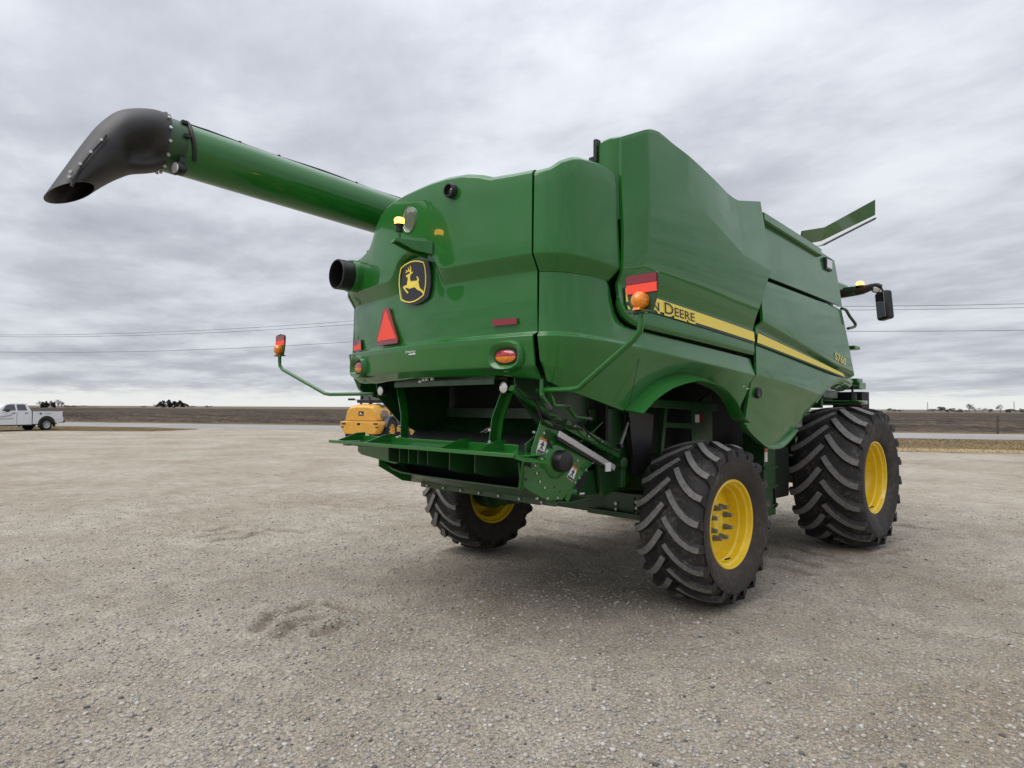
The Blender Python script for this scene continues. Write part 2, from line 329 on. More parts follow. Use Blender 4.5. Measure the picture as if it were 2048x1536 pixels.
# road frame: t along the road (towards the right of the picture), n away from the camera
RC = Vector((-9.5, 44.5)); RT = Vector((.856, .518)).normalized(); RN = Vector((-RT.y, RT.x))
def rp2(t, n, z=0): p = RC+RT*t+RN*n; return (p.x, p.y, z)
def toroad(p): q = Vector((p[0], p[1]))-RC; return q.dot(RT), q.dot(RN)
def strip(name, tt, na, nb, z, m, sub=1):
    mb = MB(); P = []
    for i, t in enumerate(tt):
        a = na[i] if hasattr(na, '__len__') else na; b = nb[i] if hasattr(nb, '__len__') else nb
        for k in range(sub+1): P.append(rp2(t, a+(b-a)*k/sub, z))
    w_ = sub+1; mb.add(P, [(i*w_+k, (i+1)*w_+k, (i+1)*w_+k+1, i*w_+k+1) for i in range(len(tt)-1) for k in range(sub)])
    o = mb.build(name, m, recalc=False); tag(o, kind='structure'); return o
FIELD = ground_mat('tilled_field', [((.225, .182, .150), (.105, .084, .072), .40, .60), ((1.3, 1.25, 1.15), (.62, .62, .64), .40, .62), ((1.3, 1.25, 1.15), (.5, .5, .5), .38, .62)], (.05, .35, 2.2), 1.0, .5, bsc=(1.6, 4), stretch=(-math.atan2(RT.y, RT.x), (.35, 1.6, 1)))
STUB = ground_mat('stubble_field', [((.24, .195, .145), (.17, .14, .11), .4, .65), ((1.15, 1.12, 1.05), (.8, .8, .8), .35, .65)], (.02, .3), .6, .3, bsc=(2, 5), stretch=(-math.atan2(RT.y, RT.x), (.3, 1.5, 1)))
ROADM = ground_mat('pale_road', [((.33, .318, .30), (.27, .26, .247), .35, .65), ((1.05, 1.05, 1.05), (.85, .85, .85), .35, .65)], (.15, 6), .3, .01)
GRASSM = ground_mat('dormant_grass', [((.20, .148, .080), (.115, .088, .048), .38, .64), ((1.3, 1.25, 1.1), (.65, .65, .6), .35, .65)], (.25, 9), 1.0, .05)
STRAW = ground_mat('straw_edge', [((.42, .325, .185), (.30, .225, .125), .38, .64), ((1.15, 1.1, 1.05), (.8, .8, .8), .35, .65)], (.4, 9), .8, .03)
far_t = [-4000, -1200, -500, -200, -100, 0, 100, 200, 500, 1200, 4000]
# the tilled field has real clods and furrows close to the road
def field_patch():
    ts = np.arange(-150, 90, .6); ns = 9+np.cumsum(np.r_[0, np.full(70, .5), .5*1.06**np.arange(45)])
    T_, N_ = np.meshgrid(ts, ns); P = np.stack([RC.x+RT.x*T_+RN.x*N_, RC.y+RT.y*T_+RN.y*N_], -1)
    h = .03+.20*np.clip(vnoise(P[..., 0]*1.1, P[..., 1]*1.1)+.25, 0, 1)+.16*vnoise(T_*.12, N_*.9)+.15*vnoise(P[..., 0]*2.7, P[..., 1]*2.7)
    h = np.maximum(h, .012)*np.clip((N_-9)/1.5, .1, 1)*np.clip((ns[-1]-N_)/20, 0, 1)+.012
    V = np.concatenate([P, h[..., None]], -1).reshape(-1, 3); a, b = T_.shape; I = np.arange(a*b).reshape(a, b)
    o = np_mesh('ploughed_field', V, np.stack([I[:-1, :-1], I[:-1, 1:], I[1:, 1:], I[1:, :-1]], -1).reshape(-1, 4), FIELD); tag(o, kind='structure'); return ns[-1]
nfar = field_patch()
strip('distant_field', far_t, 9.2, 330, .008, FIELD, 4)
strip('stubble_field', far_t, 330, 5000, .03, STUB, 4)
strip('field_verge', far_t, 5.2, 9.4, .012, GRASSM)
strip('road', far_t, -5.0, 5.2, .010, ROADM, 2)
# dormant grass strips between the yard and the road
t0, n0 = toroad(onZ(1790, 903)); t1, n1_ = toroad(onZ(2048, 903))
strip('grass_verge', [t0-20, t0, t1, t1+40], [n0+2.6]*4, [-5.3]*4, .014, GRASSM)
strip('straw_margin', [t0-20, t0, t1, t1+40], [n0+.0]*4, [n0+2.6]*4, .016, STRAW)
lp = [toroad(onZ(x, y)) for x, y in ((0, 862), (120, 862), (300, 863), (395, 859))]; lq = [toroad(onZ(x, y)) for x, y in ((0, 852.5), (120, 852.5), (300, 855), (395, 858.4))]
mb = MB(); pts = [rp2(t, n, .014) for t, n in lp]+[rp2(t, n, .014) for t, n in reversed(lq)]
e0, e1 = rp2(lp[0][0]-60, lp[0][1], .014), rp2(lq[0][0]-60, lq[0][1], .014)
mb.add(pts[:4]+list(reversed(pts[4:]))+[e0, e1], [(0, 1, 5, 4), (1, 2, 6, 5), (2, 3, 7, 6), (8, 0, 4, 9)]); tag(mb.build('grass_island', GRASSM, recalc=False), kind='structure')
# dry grass blades on the strips
def blades(name, regions, per, label, m):
    V = []; F = []; 
    for (ta, tb, na, nb, n) in regions:
        t = RNG.uniform(ta, tb, n); q = RNG.uniform(na, nb, n); x = RC.x+RT.x*t+RN.x*q; y = RC.y+RT.y*t+RN.y*q
        h = RNG.uniform(.02, .08, n); a = RNG.uniform(0, 6.28, n); w_ = RNG.uniform(.01, .03, n); lx, ly = RNG.normal(0, .05, (2, n))
        p0 = np.stack([x-np.cos(a)*w_, y-np.sin(a)*w_, np.full(n, .012)], -1); p1 = np.stack([x+np.cos(a)*w_, y+np.sin(a)*w_, np.full(n, .012)], -1); p2 = np.stack([x+lx, y+ly, h], -1)
        o = sum(len(k) for k in V); V.append(np.stack([p0, p1, p2], 1).reshape(-1, 3)); F.append(o+np.arange(3*n).reshape(-1, 3))
    tag(np_mesh(name, np.concatenate(V), np.concatenate(F), m, False), label, 'grass', kind='stuff')
GB = mat('dry_grass_blade', (.34, .25, .13), .9, var=.5, vs=3); GB2 = mat('straw_blade', (.46, .36, .20), .9, var=.4, vs=3)
blades('dormant_grass', [(t0-5, t1+15, n0+2.6, -5.3, 14000), (lp[0][0]-6, lp[2][0], max(lp[0][1], lp[2][1]), min(lq[0][1], lq[2][1]), 8000), (-120, 60, 5.4, 9.3, 12000)], 0, 'short brown dormant grass along the road', GB)
blades('straw', [(t0-5, t1+15, n0+.1, n0+2.6, 6000)], 0, 'pale dry straw along the yard edge', GB2)

# ---- trees on the horizon
BARK = mat('bark', (.06, .05, .045), .9); TWIG = mat('bare_twigs', (.10, .085, .08), .95, var=.4, vs=.4); EVER = mat('evergreen_needles', (.022, .030, .024), .9, var=.5, vs=.5)
def tree(px, hpx, wpx, dist, label, kind, base_py=None):
    th = math.atan((px-IW/2)/FPX); yaw = YAW+th; x = CAMP[0]+math.sin(yaw)*dist; y = CAMP[1]+math.cos(yaw)*dist
    sc = dist*math.cos(th)/FPX; H = hpx*sc*1.3; Wd = wpx*sc*math.cos(th)*1.7
    root = empty({'bare': 'bare_tree', 'ever': 'evergreen_tree', 'bush': 'shrub'}[kind], (x, y, 0))
    tr = MB(); n = {'bare': 7, 'ever': 3, 'bush': 4}[kind]
    tr.tube([(0, 0, -.2), (0, 0, H*.25), (H*.02, 0, H*.6)], [H*.035, H*.028, H*.010], 6)
    for k in range(n):
        a = 6.28*k/n+random.random(); z = H*random.uniform(.2, .45); tr.tube([(0, 0, z), (math.cos(a)*Wd*.2, math.sin(a)*Wd*.2, z+H*.2), (math.cos(a)*Wd*.36, math.sin(a)*Wd*.36, z+H*random.uniform(.3, .45))], [H*.016, H*.011, H*.005], 5)
    tr.build('trunk', BARK, root)
    m = {'bare': 420, 'ever': 650, 'bush': 420}[kind]; cl = 9 if kind != 'ever' else 14
    C = np.stack([RNG.normal(0, .24, cl)*Wd, RNG.normal(0, .24, cl)*Wd, RNG.uniform(.42 if kind == 'bare' else .12, .86, cl)*H], -1)
    P = C[RNG.integers(0, cl, m)]+RNG.normal(0, 1, (m, 3))*np.array([Wd*.10, Wd*.10, H*.085]); P[:, 2] = np.clip(P[:, 2], .03*H, H)
    if kind == 'ever': P[:, :2] *= np.clip(1.25-P[:, 2:]/H*.9, .2, 1)
    s = H*(.05 if kind == 'bare' else .085); A = RNG.normal(0, 1, (m, 3)); A /= np.linalg.norm(A, axis=1)[:, None]; B = np.cross(A, RNG.normal(0, 1, (m, 3))); B /= np.linalg.norm(B, axis=1)[:, None]
    k = .3 if kind == 'bare' else .8
    V = np.stack([P-A*s, P+B*s*k, P+A*s, P-B*s*k], 1).reshape(-1, 3)
    o = np_mesh('crown', V, np.arange(4*m).reshape(-1, 4), EVER if kind == 'ever' else TWIG, False); o.parent = root
    return tag(root, label, {'bare': 'tree', 'ever': 'tree', 'bush': 'shrub'}[kind], 'trees and shrubs along the horizon')
T_ = [(82, 11, 7, 620, 'thin bare tree at the left end of the grove behind the pickup', 'bare'), (86, 9, 7, 600, 'round dark evergreen left of the pair behind the pickup bed', 'ever'), (94, 10, 9, 600, 'round dark evergreen right of the pair behind the pickup bed', 'ever'),
      (103, 11, 7, 640, 'pale bare tree between the dark evergreens and the bare pair behind the pickup', 'bare'), (108, 10, 6, 610, 'narrow dark evergreen among bare trees behind the pickup bed', 'ever'), (117, 12, 8, 630, 'bare tree just left of the last tree behind the pickup tail', 'bare'), (124, 11, 7, 630, 'rightmost tall bare tree of the grove behind the pickup tail', 'bare'),
      (133, 4, 14, 640, 'low brown hedge shrub just right of the pickup grove', 'bush'), (147, 3.6, 8, 640, 'small low shrub standing apart right of the pickup grove', 'bush'), (168, 3.6, 28, 650, 'long low shrub belt farther right of the pickup', 'bush'),
      (288, 3, 6, 760, 'tiny shrub left of the dark farm grove', 'bush'), (311, 5, 6, 760, 'small bare tree beside the dark farm grove', 'bare'), (326, 11, 13, 700, 'leftmost wide evergreen of the dark farm grove', 'ever'), (339, 12, 14, 700, 'tallest evergreen in the middle of the dark farm grove', 'ever'), (350, 10, 12, 700, 'third evergreen of the dark farm grove', 'ever'), (361, 11, 12, 700, 'fourth evergreen of the dark farm grove', 'ever'), (370, 7, 9, 700, 'rightmost low evergreen of the dark farm grove', 'ever'), (386, 3, 10, 760, 'tiny shrub right of the dark farm grove', 'bush'), (418, 3.4, 8, 760, 'farthest tiny shrub left of the signal lamp arm', 'bush'),
      (1779, 5, 6, 620, 'small bare tree nearest the front tyre', 'bush'), (1790, 3.5, 8, 620, 'second low shrub right of the front tyre', 'bush'), (1800, 3.5, 7, 620, 'third low shrub right of the front tyre', 'bush'), (1863, 5, 14, 560, 'low spreading shrub by the left mast', 'bush'), (1883, 8, 14, 560, 'broad shrub left of the horizon gap on the right', 'bush'), (1895, 5, 9, 560, 'small shrub between two broader ones on the right', 'bush'), (1905, 6, 8, 560, 'rounded dark shrub at the end of the first right cluster', 'bush'),
      (1922, 6, 12, 520, 'shrub left of the tallest bare tree on the right', 'bush'), (1938, 13, 10, 520, 'tallest bare tree on the right horizon', 'bare'), (1950, 10, 12, 520, 'bare tree right of the tallest one', 'bare'), (1965, 8, 9, 520, 'lone bare tree left of the fence post', 'bare'), (1981, 5, 8, 560, 'low shrub left of the fence post top', 'bush'), (2000, 12, 10, 520, 'slender bare tree above the fence post', 'bare'), (2014, 6, 8, 560, 'shrub just right of the slender bare tree', 'bush'), (2030, 6, 16, 560, 'dark shrub at the foot of the right mast', 'bush'), (2044, 6, 9, 560, 'shrub at the right edge of the picture', 'bush')]
for a in T_: tree(*a)
MAST = mat('mast_grey', (.28, .28, .29), .6)
for px, hp, lab in ((1855, 17, 'thin lattice mast rising left of the right shrubs'), (2028, 20, 'thin lattice mast near the right edge of the picture')):
    th = math.atan((px-IW/2)/FPX); D = 900; x, y = CAMP[0]+math.sin(YAW+th)*D, CAMP[1]+math.cos(YAW+th)*D; H = hp*D*math.cos(th)/FPX
    mb = MB()
    for sx, sy in ((-1, -1), (1, -1), (1, 1), (-1, 1)): mb.tube([(sx*.55, sy*.55, -.1), (sx*.2, sy*.2, H)], .10, 5)
    for k in range(8): z = H*(k+.5)/8; q = .55-.35*z/H; mb.bar((-q, -q, z), (q, q, z+H/9), .08, .08); mb.bar((q, -q, z), (-q, q, z+H/9), .08, .08)
    o = mb.build('mast', MAST); o.location = (x, y, 0); tag(o, lab, 'mast')
# ---- fence post
WOOD = mat('weathered_wood', (.105, .085, .07), .9, var=.4, vs=12, bump=.5, bs=30)
fp = onZ(1995, 868); mb = MB(); mb.tube([(0, 0, -.3), (.01, 0, .6), (.03, .01, 1.36)], [.085, .08, .075], 9); mb.tube([(.02, .01, 1.0), (.035, .01, 1.03)], [.088, .088], 9)
o = mb.build('fence_post', WOOD); o.location = (fp[0], fp[1], 0); tag(o, 'weathered wooden fence post at the field edge on the right', 'post')
# ---- utility poles and wires along the far side of the road
PN, PZ = 9.5, 11.3
pole_t = [-215, -120, -26, 62]
for i, t in enumerate(pole_t):
    root = empty('utility_pole', rp2(t, PN), math.atan2(RT.y, RT.x)); mb = MB(); mb.tube([(0, 0, -.5), (0, 0, 5), (0, 0, 12.0)], [.16, .14, .10], 10); mb.build('pole', WOOD, root)
    mb = MB(); mb.box((0, 0, PZ-.12), (.12, 2.4, .12)); mb.build('crossarm', WOOD, root, bevel=.01)
    for yy, zz in ((-1.05, PZ+.06), (1.05, PZ+.06), (.16, PZ-1.85)): mb = MB(); mb.cyl((0, yy, zz-.14), (0, yy, zz+.02), .05, .035, 10); mb.build('insulator', GREY, root)
    tag(root, ['weathered utility pole farthest to the left along the road', 'weathered utility pole beyond the pickup along the road', 'weathered utility pole hidden behind the combine by the road', 'weathered utility pole farthest to the right along the road'][i], 'pole', 'utility poles along the road')
for yy, zz, lab in ((-1.05, PZ+.06, 'upper near power line wire beside the road'), (1.05, PZ+.06, 'upper far power line wire beside the road'), (.16, PZ-1.85, 'lowest power line wire beside the road')):
    mb = MB(); P = []
    for a, b in zip(pole_t[:-1], pole_t[1:]):
        for k in range(16): u = k/16; P.append(rp2(a+(b-a)*u, PN+yy, zz-4*1.5*u*(1-u)*((b-a)/90)**2))
    P.append(rp2(pole_t[-1], PN+yy, zz)); mb.tube(P, .017, 5); tag(mb.build('power_line', CABLE), lab, 'wire', 'power lines along the road')
# ================================================================== THE COMBINE HARVESTER (rear axle at y=0, x to its right, y forward)
CH = empty('combine_harvester'); tag(CH, 'large green combine harvester with yellow wheels, seen from its rear corner', 'combine harvester')
CT = np.array([(-1.635, -1.35), (-1.60, -1.65), (-1.55, -1.86), (-1.47, -2.0), (-1.345, -2.08), (-1.0, -2.143), (-.5, -2.2), (0, -2.22), (.5, -2.2), (1.0, -2.143), (1.345, -2.08), (1.47, -2.0), (1.55, -1.86), (1.60, -1.65), (1.635, -1.35), (1.66, -.9), (1.69, 0), (1.70, 1), (1.70, 2.2), (1.68, 3.7), (1.66, 4.5)])
def _cr(P, n=12):
    o = []
    for i in range(len(P)-1):
        p0, p1, p2, p3 = P[max(i-1, 0)], P[i], P[i+1], P[min(i+2, len(P)-1)]
        for k in range(n): t = k/n; o.append(.5*(2*p1+(p2-p0)*t+(2*p0-5*p1+4*p2-p3)*t*t+(3*p1-p0-3*p2+p3)*t**3))
    o.append(P[-1]); return np.array(o)
HC = _cr(CT); _T = np.gradient(HC, axis=0); _T /= np.linalg.norm(_T, axis=1)[:, None]; HN = np.stack([_T[:, 1], -_T[:, 0]], -1)
HL = np.r_[0, np.cumsum(np.linalg.norm(np.diff(HC, axis=0), axis=1))]; HL -= HL[np.argmin(abs(HC[:, 0]))]
def hp(s, z, off=0.0):
    x = np.interp(s, HL, HC[:, 0]); y = np.interp(s, HL, HC[:, 1]); nx_ = np.interp(s, HL, HN[:, 0]); ny_ = np.interp(s, HL, HN[:, 1])
    return np.stack([x+nx_*off, y+ny_*off, z+0*x], -1)
def S(px, py, off=0.0):
    """photo pixel -> (s, z) on the body's plan curve pushed out by off"""
    C, d = ray(px, py); Q = HC+HN*off; best = None
    for i in range(len(Q)-1):
        a, b = Q[i], Q[i+1]; e = b-a; det = -d[0]*e[1]+d[1]*e[0]
        if abs(det) < 1e-9: continue
        q = a-C[:2]; t = (-q[0]*e[1]+q[1]*e[0])/det; u = (d[0]*q[1]-d[1]*q[0])/det
        if t > 0 and -1e-6 <= u <= 1+1e-6 and (best is None or t < best[0]): best = (t, HL[i]+u*(HL[i+1]-HL[i]))
    return best[1], float(C[2]+d[2]*best[0])
def I(*pts):
    xs = [p[0] for p in pts]; ys = [p[1] for p in pts]; return lambda s: np.interp(s, xs, ys)
def K(v): return lambda s: v+0*np.asarray(s, float)
def panel_arrays(rows, ncol, rho=.02, sub=2):
    c = np.linspace(0, 1, ncol+1); R = []
    for (s0, s1, zf, of) in rows:
        s = s0+(s1-s0)*c; z = np.asarray(zf(s), float)+0*s; R.append(np.stack([s, z, np.asarray(of(s), float)+0*s], -1))
    out = [R[0]]; n = len(R)
    for i in range(n-1):
        A, B = R[i], R[i+1]; L = np.linalg.norm((B-A)[:, 1:], axis=1)[:, None]; f = np.minimum(rho/np.maximum(L, 1e-6), .33)
        a = A+(B-A)*f if i > 0 else None; b = B-(B-A)*f if i < n-2 else None
        st = a if a is not None else A; en = b if b is not None else B
        if a is not None: out.append(a)
        for k in range(1, sub): out.append(st+(en-st)*k/sub)
        if b is not None:
            out.append(b); C = R[i+2]; L2 = np.linalg.norm((C-B)[:, 1:], axis=1)[:, None]; nb = B+(C-B)*np.minimum(rho/np.maximum(L2, 1e-6), .33)
            out.append(.25*b+.5*B+.25*nb)
        else: out.append(B)
    return np.array(out)
def panel(name, rows, ncol, mats=GREEN, th=.025, rho=.02, sub=2, parent=CH, mb=None, build=True, fn=None):
    A = panel_arrays(rows, ncol, rho, sub); nr, nc, _ = A.shape; mb = mb or MB()
    off = A[..., 2] if fn is None else A[..., 2]+fn(A[..., 0], A[..., 1])
    F = hp(A[..., 0], A[..., 1], off); B = hp(A[..., 0], A[..., 1], off-th)
    n = nr*nc; id_ = lambda i, j: i*nc+j; fs = []
    for i in range(nr-1):
        for j in range(nc-1):
            q = (id_(i, j), id_(i+1, j), id_(i+1, j+1), id_(i, j+1)); fs.append(q); fs.append(tuple(k+n for k in reversed(q)))
    rim = [id_(0, j) for j in range(nc)]+[id_(i, nc-1) for i in range(1, nr)]+[id_(nr-1, j) for j in range(nc-2, -1, -1)]+[id_(i, 0) for i in range(nr-2, 0, -1)]
    for a, b in zip(rim, rim[1:]+rim[:1]): fs.append((a, b, b+n, a+n))
    mb.add(np.concatenate([F.reshape(-1, 3), B.reshape(-1, 3)]), fs)
    return mb.build(name, mats, parent, smooth=50) if build else mb
lean = lambda z0, k: (lambda s, z: -k*np.maximum(z-z0, 0))
# ---- rear hood
ZT = I((-1.34, 3.30), (-1.298, 3.304), (-1.047, 3.314), (-.861, 3.359), (-.783, 3.442), (-.709, 3.559), (-.616, 3.645), (-.508, 3.697), (-.359, 3.725), (-.15, 3.737), (.182, 3.747), (.407, 3.743), (.636, 3.718), (.798, 3.677), (.92, 3.632), (1.146, 3.614), (1.36, 3.605))
arch = lambda s: np.interp(abs(np.asarray(s, float)), [0, .14, .24, .30, .345, .40, .45], [.225, .215, .165, .09, .03, .006, 0])
ZC = lambda s: 2.95+arch(s); ZB = lambda s: 2.83+np.interp(abs(np.asarray(s, float)), [0, .12, .20, .26, .30, .34], [.30, .295, .27, .20, .06, 0])
hood_rows = [(-1.30, 1.326, lambda s: ZT(s)+.012, K(-.115)), (-1.30, 1.328, lambda s: ZT(s)+.004, K(-.055)), (-1.30, 1.329, lambda s: ZT(s)-.03, K(-.012)), (-1.315, 1.338, ZC, K(0)), (-1.33, 1.35, ZB, K(-.072)), (-1.33, 1.355, lambda s: np.minimum(2.60, ZB(s)-.1), K(-.060)), (-1.33, 1.355, K(2.362), K(-.072)), (-1.325, 1.335, K(2.336), K(-.022)), (-1.325, 1.345, K(2.107), K(-.045)), (-1.30, 1.36, I((-1.3, 2.03), (-.9, 2.02), (-.6, 2.035), (0, 2.048), (.95, 2.042), (1.3, 2.005)), K(-.13))]
panel('rear_hood', hood_rows, 150, rho=.008, sub=5, fn=lean(3.0, .012))
# ---- right flank: corner panel above, lower side panel with wheel arch
ZCt = I((1.3, 3.60), (1.40, 3.604), (1.478, 3.613), (1.579, 3.67), (1.69, 3.712), (1.762, 3.726), (1.949, 3.724), (2.05, 3.712), (2.14, 3.685))
cor_rows = [(1.341, 2.118, lambda s: ZCt(s)+.012, K(-.115)), (1.343, 2.122, lambda s: ZCt(s)+.004, K(-.055)), (1.345, 2.126, lambda s: ZCt(s)-.03, K(-.012)), (1.355, 2.150, I((1.3, 2.948), (1.634, 2.942), (1.813, 2.932), (2.154, 2.896)), K(0)), (1.372, 2.09, I((1.3, 2.822), (1.8, 2.817), (2.1, 2.794)), K(-.072))]
panel('corner_panel', cor_rows, 40, rho=.008, sub=6, fn=lean(3.0, .03))
SLOT = [(1.3, 2.818), (1.8, 2.814), (2.06, 2.80), (2.095, 2.76), (2.118, 2.66), (2.15, 2.56), (2.20, 2.49), (2.27, 2.452), (2.36, 2.434), (4.4, 2.29)]
RIDG = [(1.3, 2.339), (1.568, 2.341), (1.755, 2.335), (2.255, 2.301), (3.128, 2.227), (4.35, 2.133)]
ARCH = [(1.30, 2.06), (1.40, 2.05), (1.44, 2.00), (1.50, 1.98), (1.724, 1.915), (2.329, 1.768), (2.378, 1.781), (2.509, 1.878), (2.665, 1.968), (2.861, 2.042), (3.127, 2.090), (3.327, 2.090), (3.588, 2.055), (3.868, 1.919), (4.011, 1.789), (4.147, 1.685), (4.22, 1.62), (4.4, 1.5)]
ZR = I(*RIDG); ZA = I(*ARCH)
lo_rows = [(1.372, 4.325, I(*SLOT), I((1.4, -.072), (2.05, -.072), (2.4, -.05), (4.4, -.05))), (1.372, 4.325, lambda s: ZR(s)+.016, I((1.4, -.06), (1.9, -.03), (2.5, -.008), (4.4, -.008))), (1.38, 4.325, lambda s: ZR(s)-.010, I((1.4, -.022), (2.2, 0), (4.4, 0))),
           (1.385, 4.19, lambda s: np.maximum(ZA(s)+.05, ZA(s)*.6+ZR(s)*.4-.02), I((1.4, -.06), (2.2, -.075), (4.3, -.085))), (1.40, 4.185, lambda s: ZA(s), I((1.4, -.13), (1.5, -.11), (2.2, -.125), (4.4, -.12)))]
panel('side_panel', lo_rows, 170, rho=.009, sub=3)
# raised wheel-arch flare
FO = [(2.345, 1.770), (2.378, 1.786), (2.509, 1.882), (2.665, 1.972), (2.861, 2.046), (3.127, 2.095), (3.327, 2.096), (3.588, 2.057), (3.868, 1.923), (4.011, 1.793), (4.147, 1.69), (4.19, 1.655)]
FI = [(2.40, 1.745), (2.445, 1.775), (2.575, 1.858), (2.81, 1.955), (3.127, 2.020), (3.327, 2.026), (3.63, 1.978), (3.87, 1.855), (4.00, 1.715), (4.10, 1.665), (4.16, 1.645)]
def resamp(P, n, sm=6):
    P = _cr(np.array(P, float), sm); L = np.r_[0, np.cumsum(np.linalg.norm(np.diff(P, axis=0), axis=1))]; t = np.linspace(0, L[-1], n); return np.stack([np.interp(t, L, P[:, k]) for k in range(P.shape[1])], -1)
def flare(name, FOp, FIp, prof, parent=CH, n=60, m=GREEN):
    A = resamp(FOp, n); B = resamp(FIp, n); mb = MB(); rings = []
    for a, b in zip(A, B):
        rings.append([hp(a[0]+(b[0]-a[0])*t, a[1]+(b[1]-a[1])*t, o) for t, o in prof])
    mb.ring_loft(rings, True, True); return mb.build(name, m, parent, smooth=45)
flare('wheel_arch_flare', FO, FI, [(-.10, -.12), (0, -.085), (.5, -.02), (.92, .035), (1.0, .03), (1.12, -.03), (1.1, -.10), (.4, -.11)])
# ---- hopper side panel (with the stripe) standing proud of the flank
crs = [S(1368, 402), S(1420, 455), S(1473, 513), S(1521, 540)]; ZX = I((2.2, 4.6), *crs, (4.7, 3.2))
MT = I((2.10, 3.93), (2.174, 3.965), (2.39, 4.062), (2.46, 4.085), (2.515, 4.093), (2.58, 4.095), (2.66, 4.078), (2.76, 4.052), (3.80, 3.872), (3.916, 3.856), (4.03, 3.853), (4.30, 3.91), (4.60, 3.975))
_q = lambda s, z: np.clip(z-CR1(s), 0, .62)
UP = lambda s, z: .19*_q(s, z)-.153*_q(s, z)**2-.14*np.maximum(z-ZX(s), 0)*np.clip((s-3.0)/.8, 0, 1)-.02*np.maximum(z-3.5, 0)-np.where(s < 2.5, .30*np.maximum(2.42-s, 0)*np.clip((z-2.9)/.6, 0, 1), 0)
CR1 = I((2.1, 2.868), (2.649, 2.843), (4.4, 2.700)); CR2 = I((2.1, 2.775), (2.3, 2.765), (2.649, 2.733), (4.4, 2.588))
DB = I((2.12, 2.70), (2.13, 2.666), (2.16, 2.59), (2.195, 2.533), (2.24, 2.50), (2.3, 2.474), (2.395, 2.451), (4.4, 2.326))
mid_rows = [(2.175, 4.567, MT, K(.016)), (2.172, 4.55, lambda s: np.minimum(ZX(s), MT(s)-.03), K(.02)), (2.165, 4.47, lambda s: np.minimum(ZX(s)-.12, 3.35), K(.02)), (2.155, 4.315, CR1, K(.02)), (2.140, 4.318, CR2, K(-.018)), (2.140, 4.322, lambda s: np.minimum(DB(s)+.03, CR2(s)-.03), K(0.0)), (2.150, 4.322, DB, K(-.02))]
panel('hopper_side_panel', mid_rows, 130, rho=.009, sub=5, fn=UP, th=.03)
# rear wing of the hopper cover, folded in behind the hood
_e = hp(2.19, 0, .0); mb = MB(); cols = [(_e[0]-.012, _e[1]+.02, 3.985), (_e[0]-.03, _e[1]-.015, 3.982), (1.54, -1.40, 3.98), (1.48, -1.405, 3.975), (1.43, -1.405, 3.955)]
rg = [[(x, y, 3.30), (x, y, zt-.02), (x-.01, y+.02, zt), (x-.02, y+.05, zt-.02), (x-.02, y+.05, 3.30)] for x, y, zt in cols]; mb.ring_loft(rg, True, True); mb.build('hopper_rear_wing', GREEN, CH, smooth=40)
mb = MB(); p = onY(1190, 297, -1.42); mb.box((p[0]+.005, -1.40, p[2]-.02), (.035, .06, .19)); mb.box((p[0]-.04, -1.40, p[2]-.09), (.05, .05, .06)); mb.build('cover_latch', BLACK, CH, bevel=.006)
# ---- front upper and lower side panels
FT = I((4.5, 3.86), (6.112, 3.735), (6.75, 3.688)); FS = I((4.4, 3.166), (6.8, 3.084))
panel('tank_side_panel', [(4.59, 6.72, lambda s: FT(s)-.085*np.clip((6.2-s)/1.6, 0, 1), K(-.03)), (4.52, 6.79, lambda s: FS(s)+.012, K(.0))], 40, sub=6, fn=lean(3.2, .06))
mb = MB()
rl = [[hp(s, FT(s)-dz, o) for dz, o in ((-.005, -.10), (-.005, -.02), (.075, -.01), (.085, -.03), (.08, -.10))] for s in np.linspace(4.60, 6.16, 20)]; mb.ring_loft(rl, True, True); mb.build('tank_rim_rail', GREEN, CH, smooth=30)
FB = [(4.24, 1.615), (4.30, 1.575), (4.649, 1.431), (4.73, 1.404), (4.827, 1.396), (4.95, 1.402), (5.075, 1.422), (5.20, 1.465), (5.409, 1.551), (5.65, 1.69), (5.921, 1.842), (6.151, 1.965), (6.30, 2.03), (6.437, 2.078), (6.62, 2.115), (6.791, 2.122), (6.95, 2.105), (7.10, 2.075), (7.165, 2.10)]
FBf = I(*FB); FR = I((4.3, 2.142), (5.2, 2.055), (6.0, 1.957), (6.4, 2.01), (6.8, 2.03), (7.2, 2.03))
front_rows = [(4.485, 6.79, lambda s: FS(s)-.012, K(-.02)), (4.475, 6.80, lambda s: FS(s)-.03, K(.0)), (4.475, 7.165, I((4.4, 2.70), (7.18, 2.226)), K(.02)), (4.42, 7.17, I((4.4, 2.628), (7.18, 2.196)), K(-.035)),
              (4.35, 7.17, lambda s: np.maximum(FR(s), FBf(s)+.05), K(.005)), (4.27, 7.168, lambda s: np.maximum(FR(s)-.09, FBf(s)+.03), K(-.014)), (4.25, 7.168, lambda s: FBf(s), I((4.2, -.085), (5.4, -.08), (6, -.03), (7.2, -.01)))]
panel('front_side_panel', front_rows, 150, rho=.009, sub=4, fn=lean(2.75, .03), th=.03)
flare('panel_lip', [(4.21, 1.635), (4.30, 1.580), (4.649, 1.436), (4.83, 1.400), (5.075, 1.427), (5.42, 1.562)], [(4.20, 1.60), (4.30, 1.54), (4.62, 1.395), (4.83, 1.358), (5.10, 1.385), (5.45, 1.545)], [(-.05, -.09), (0, -.06), (.5, -.03), (1, -.03), (1.05, -.06), (.6, -.12)], n=30)
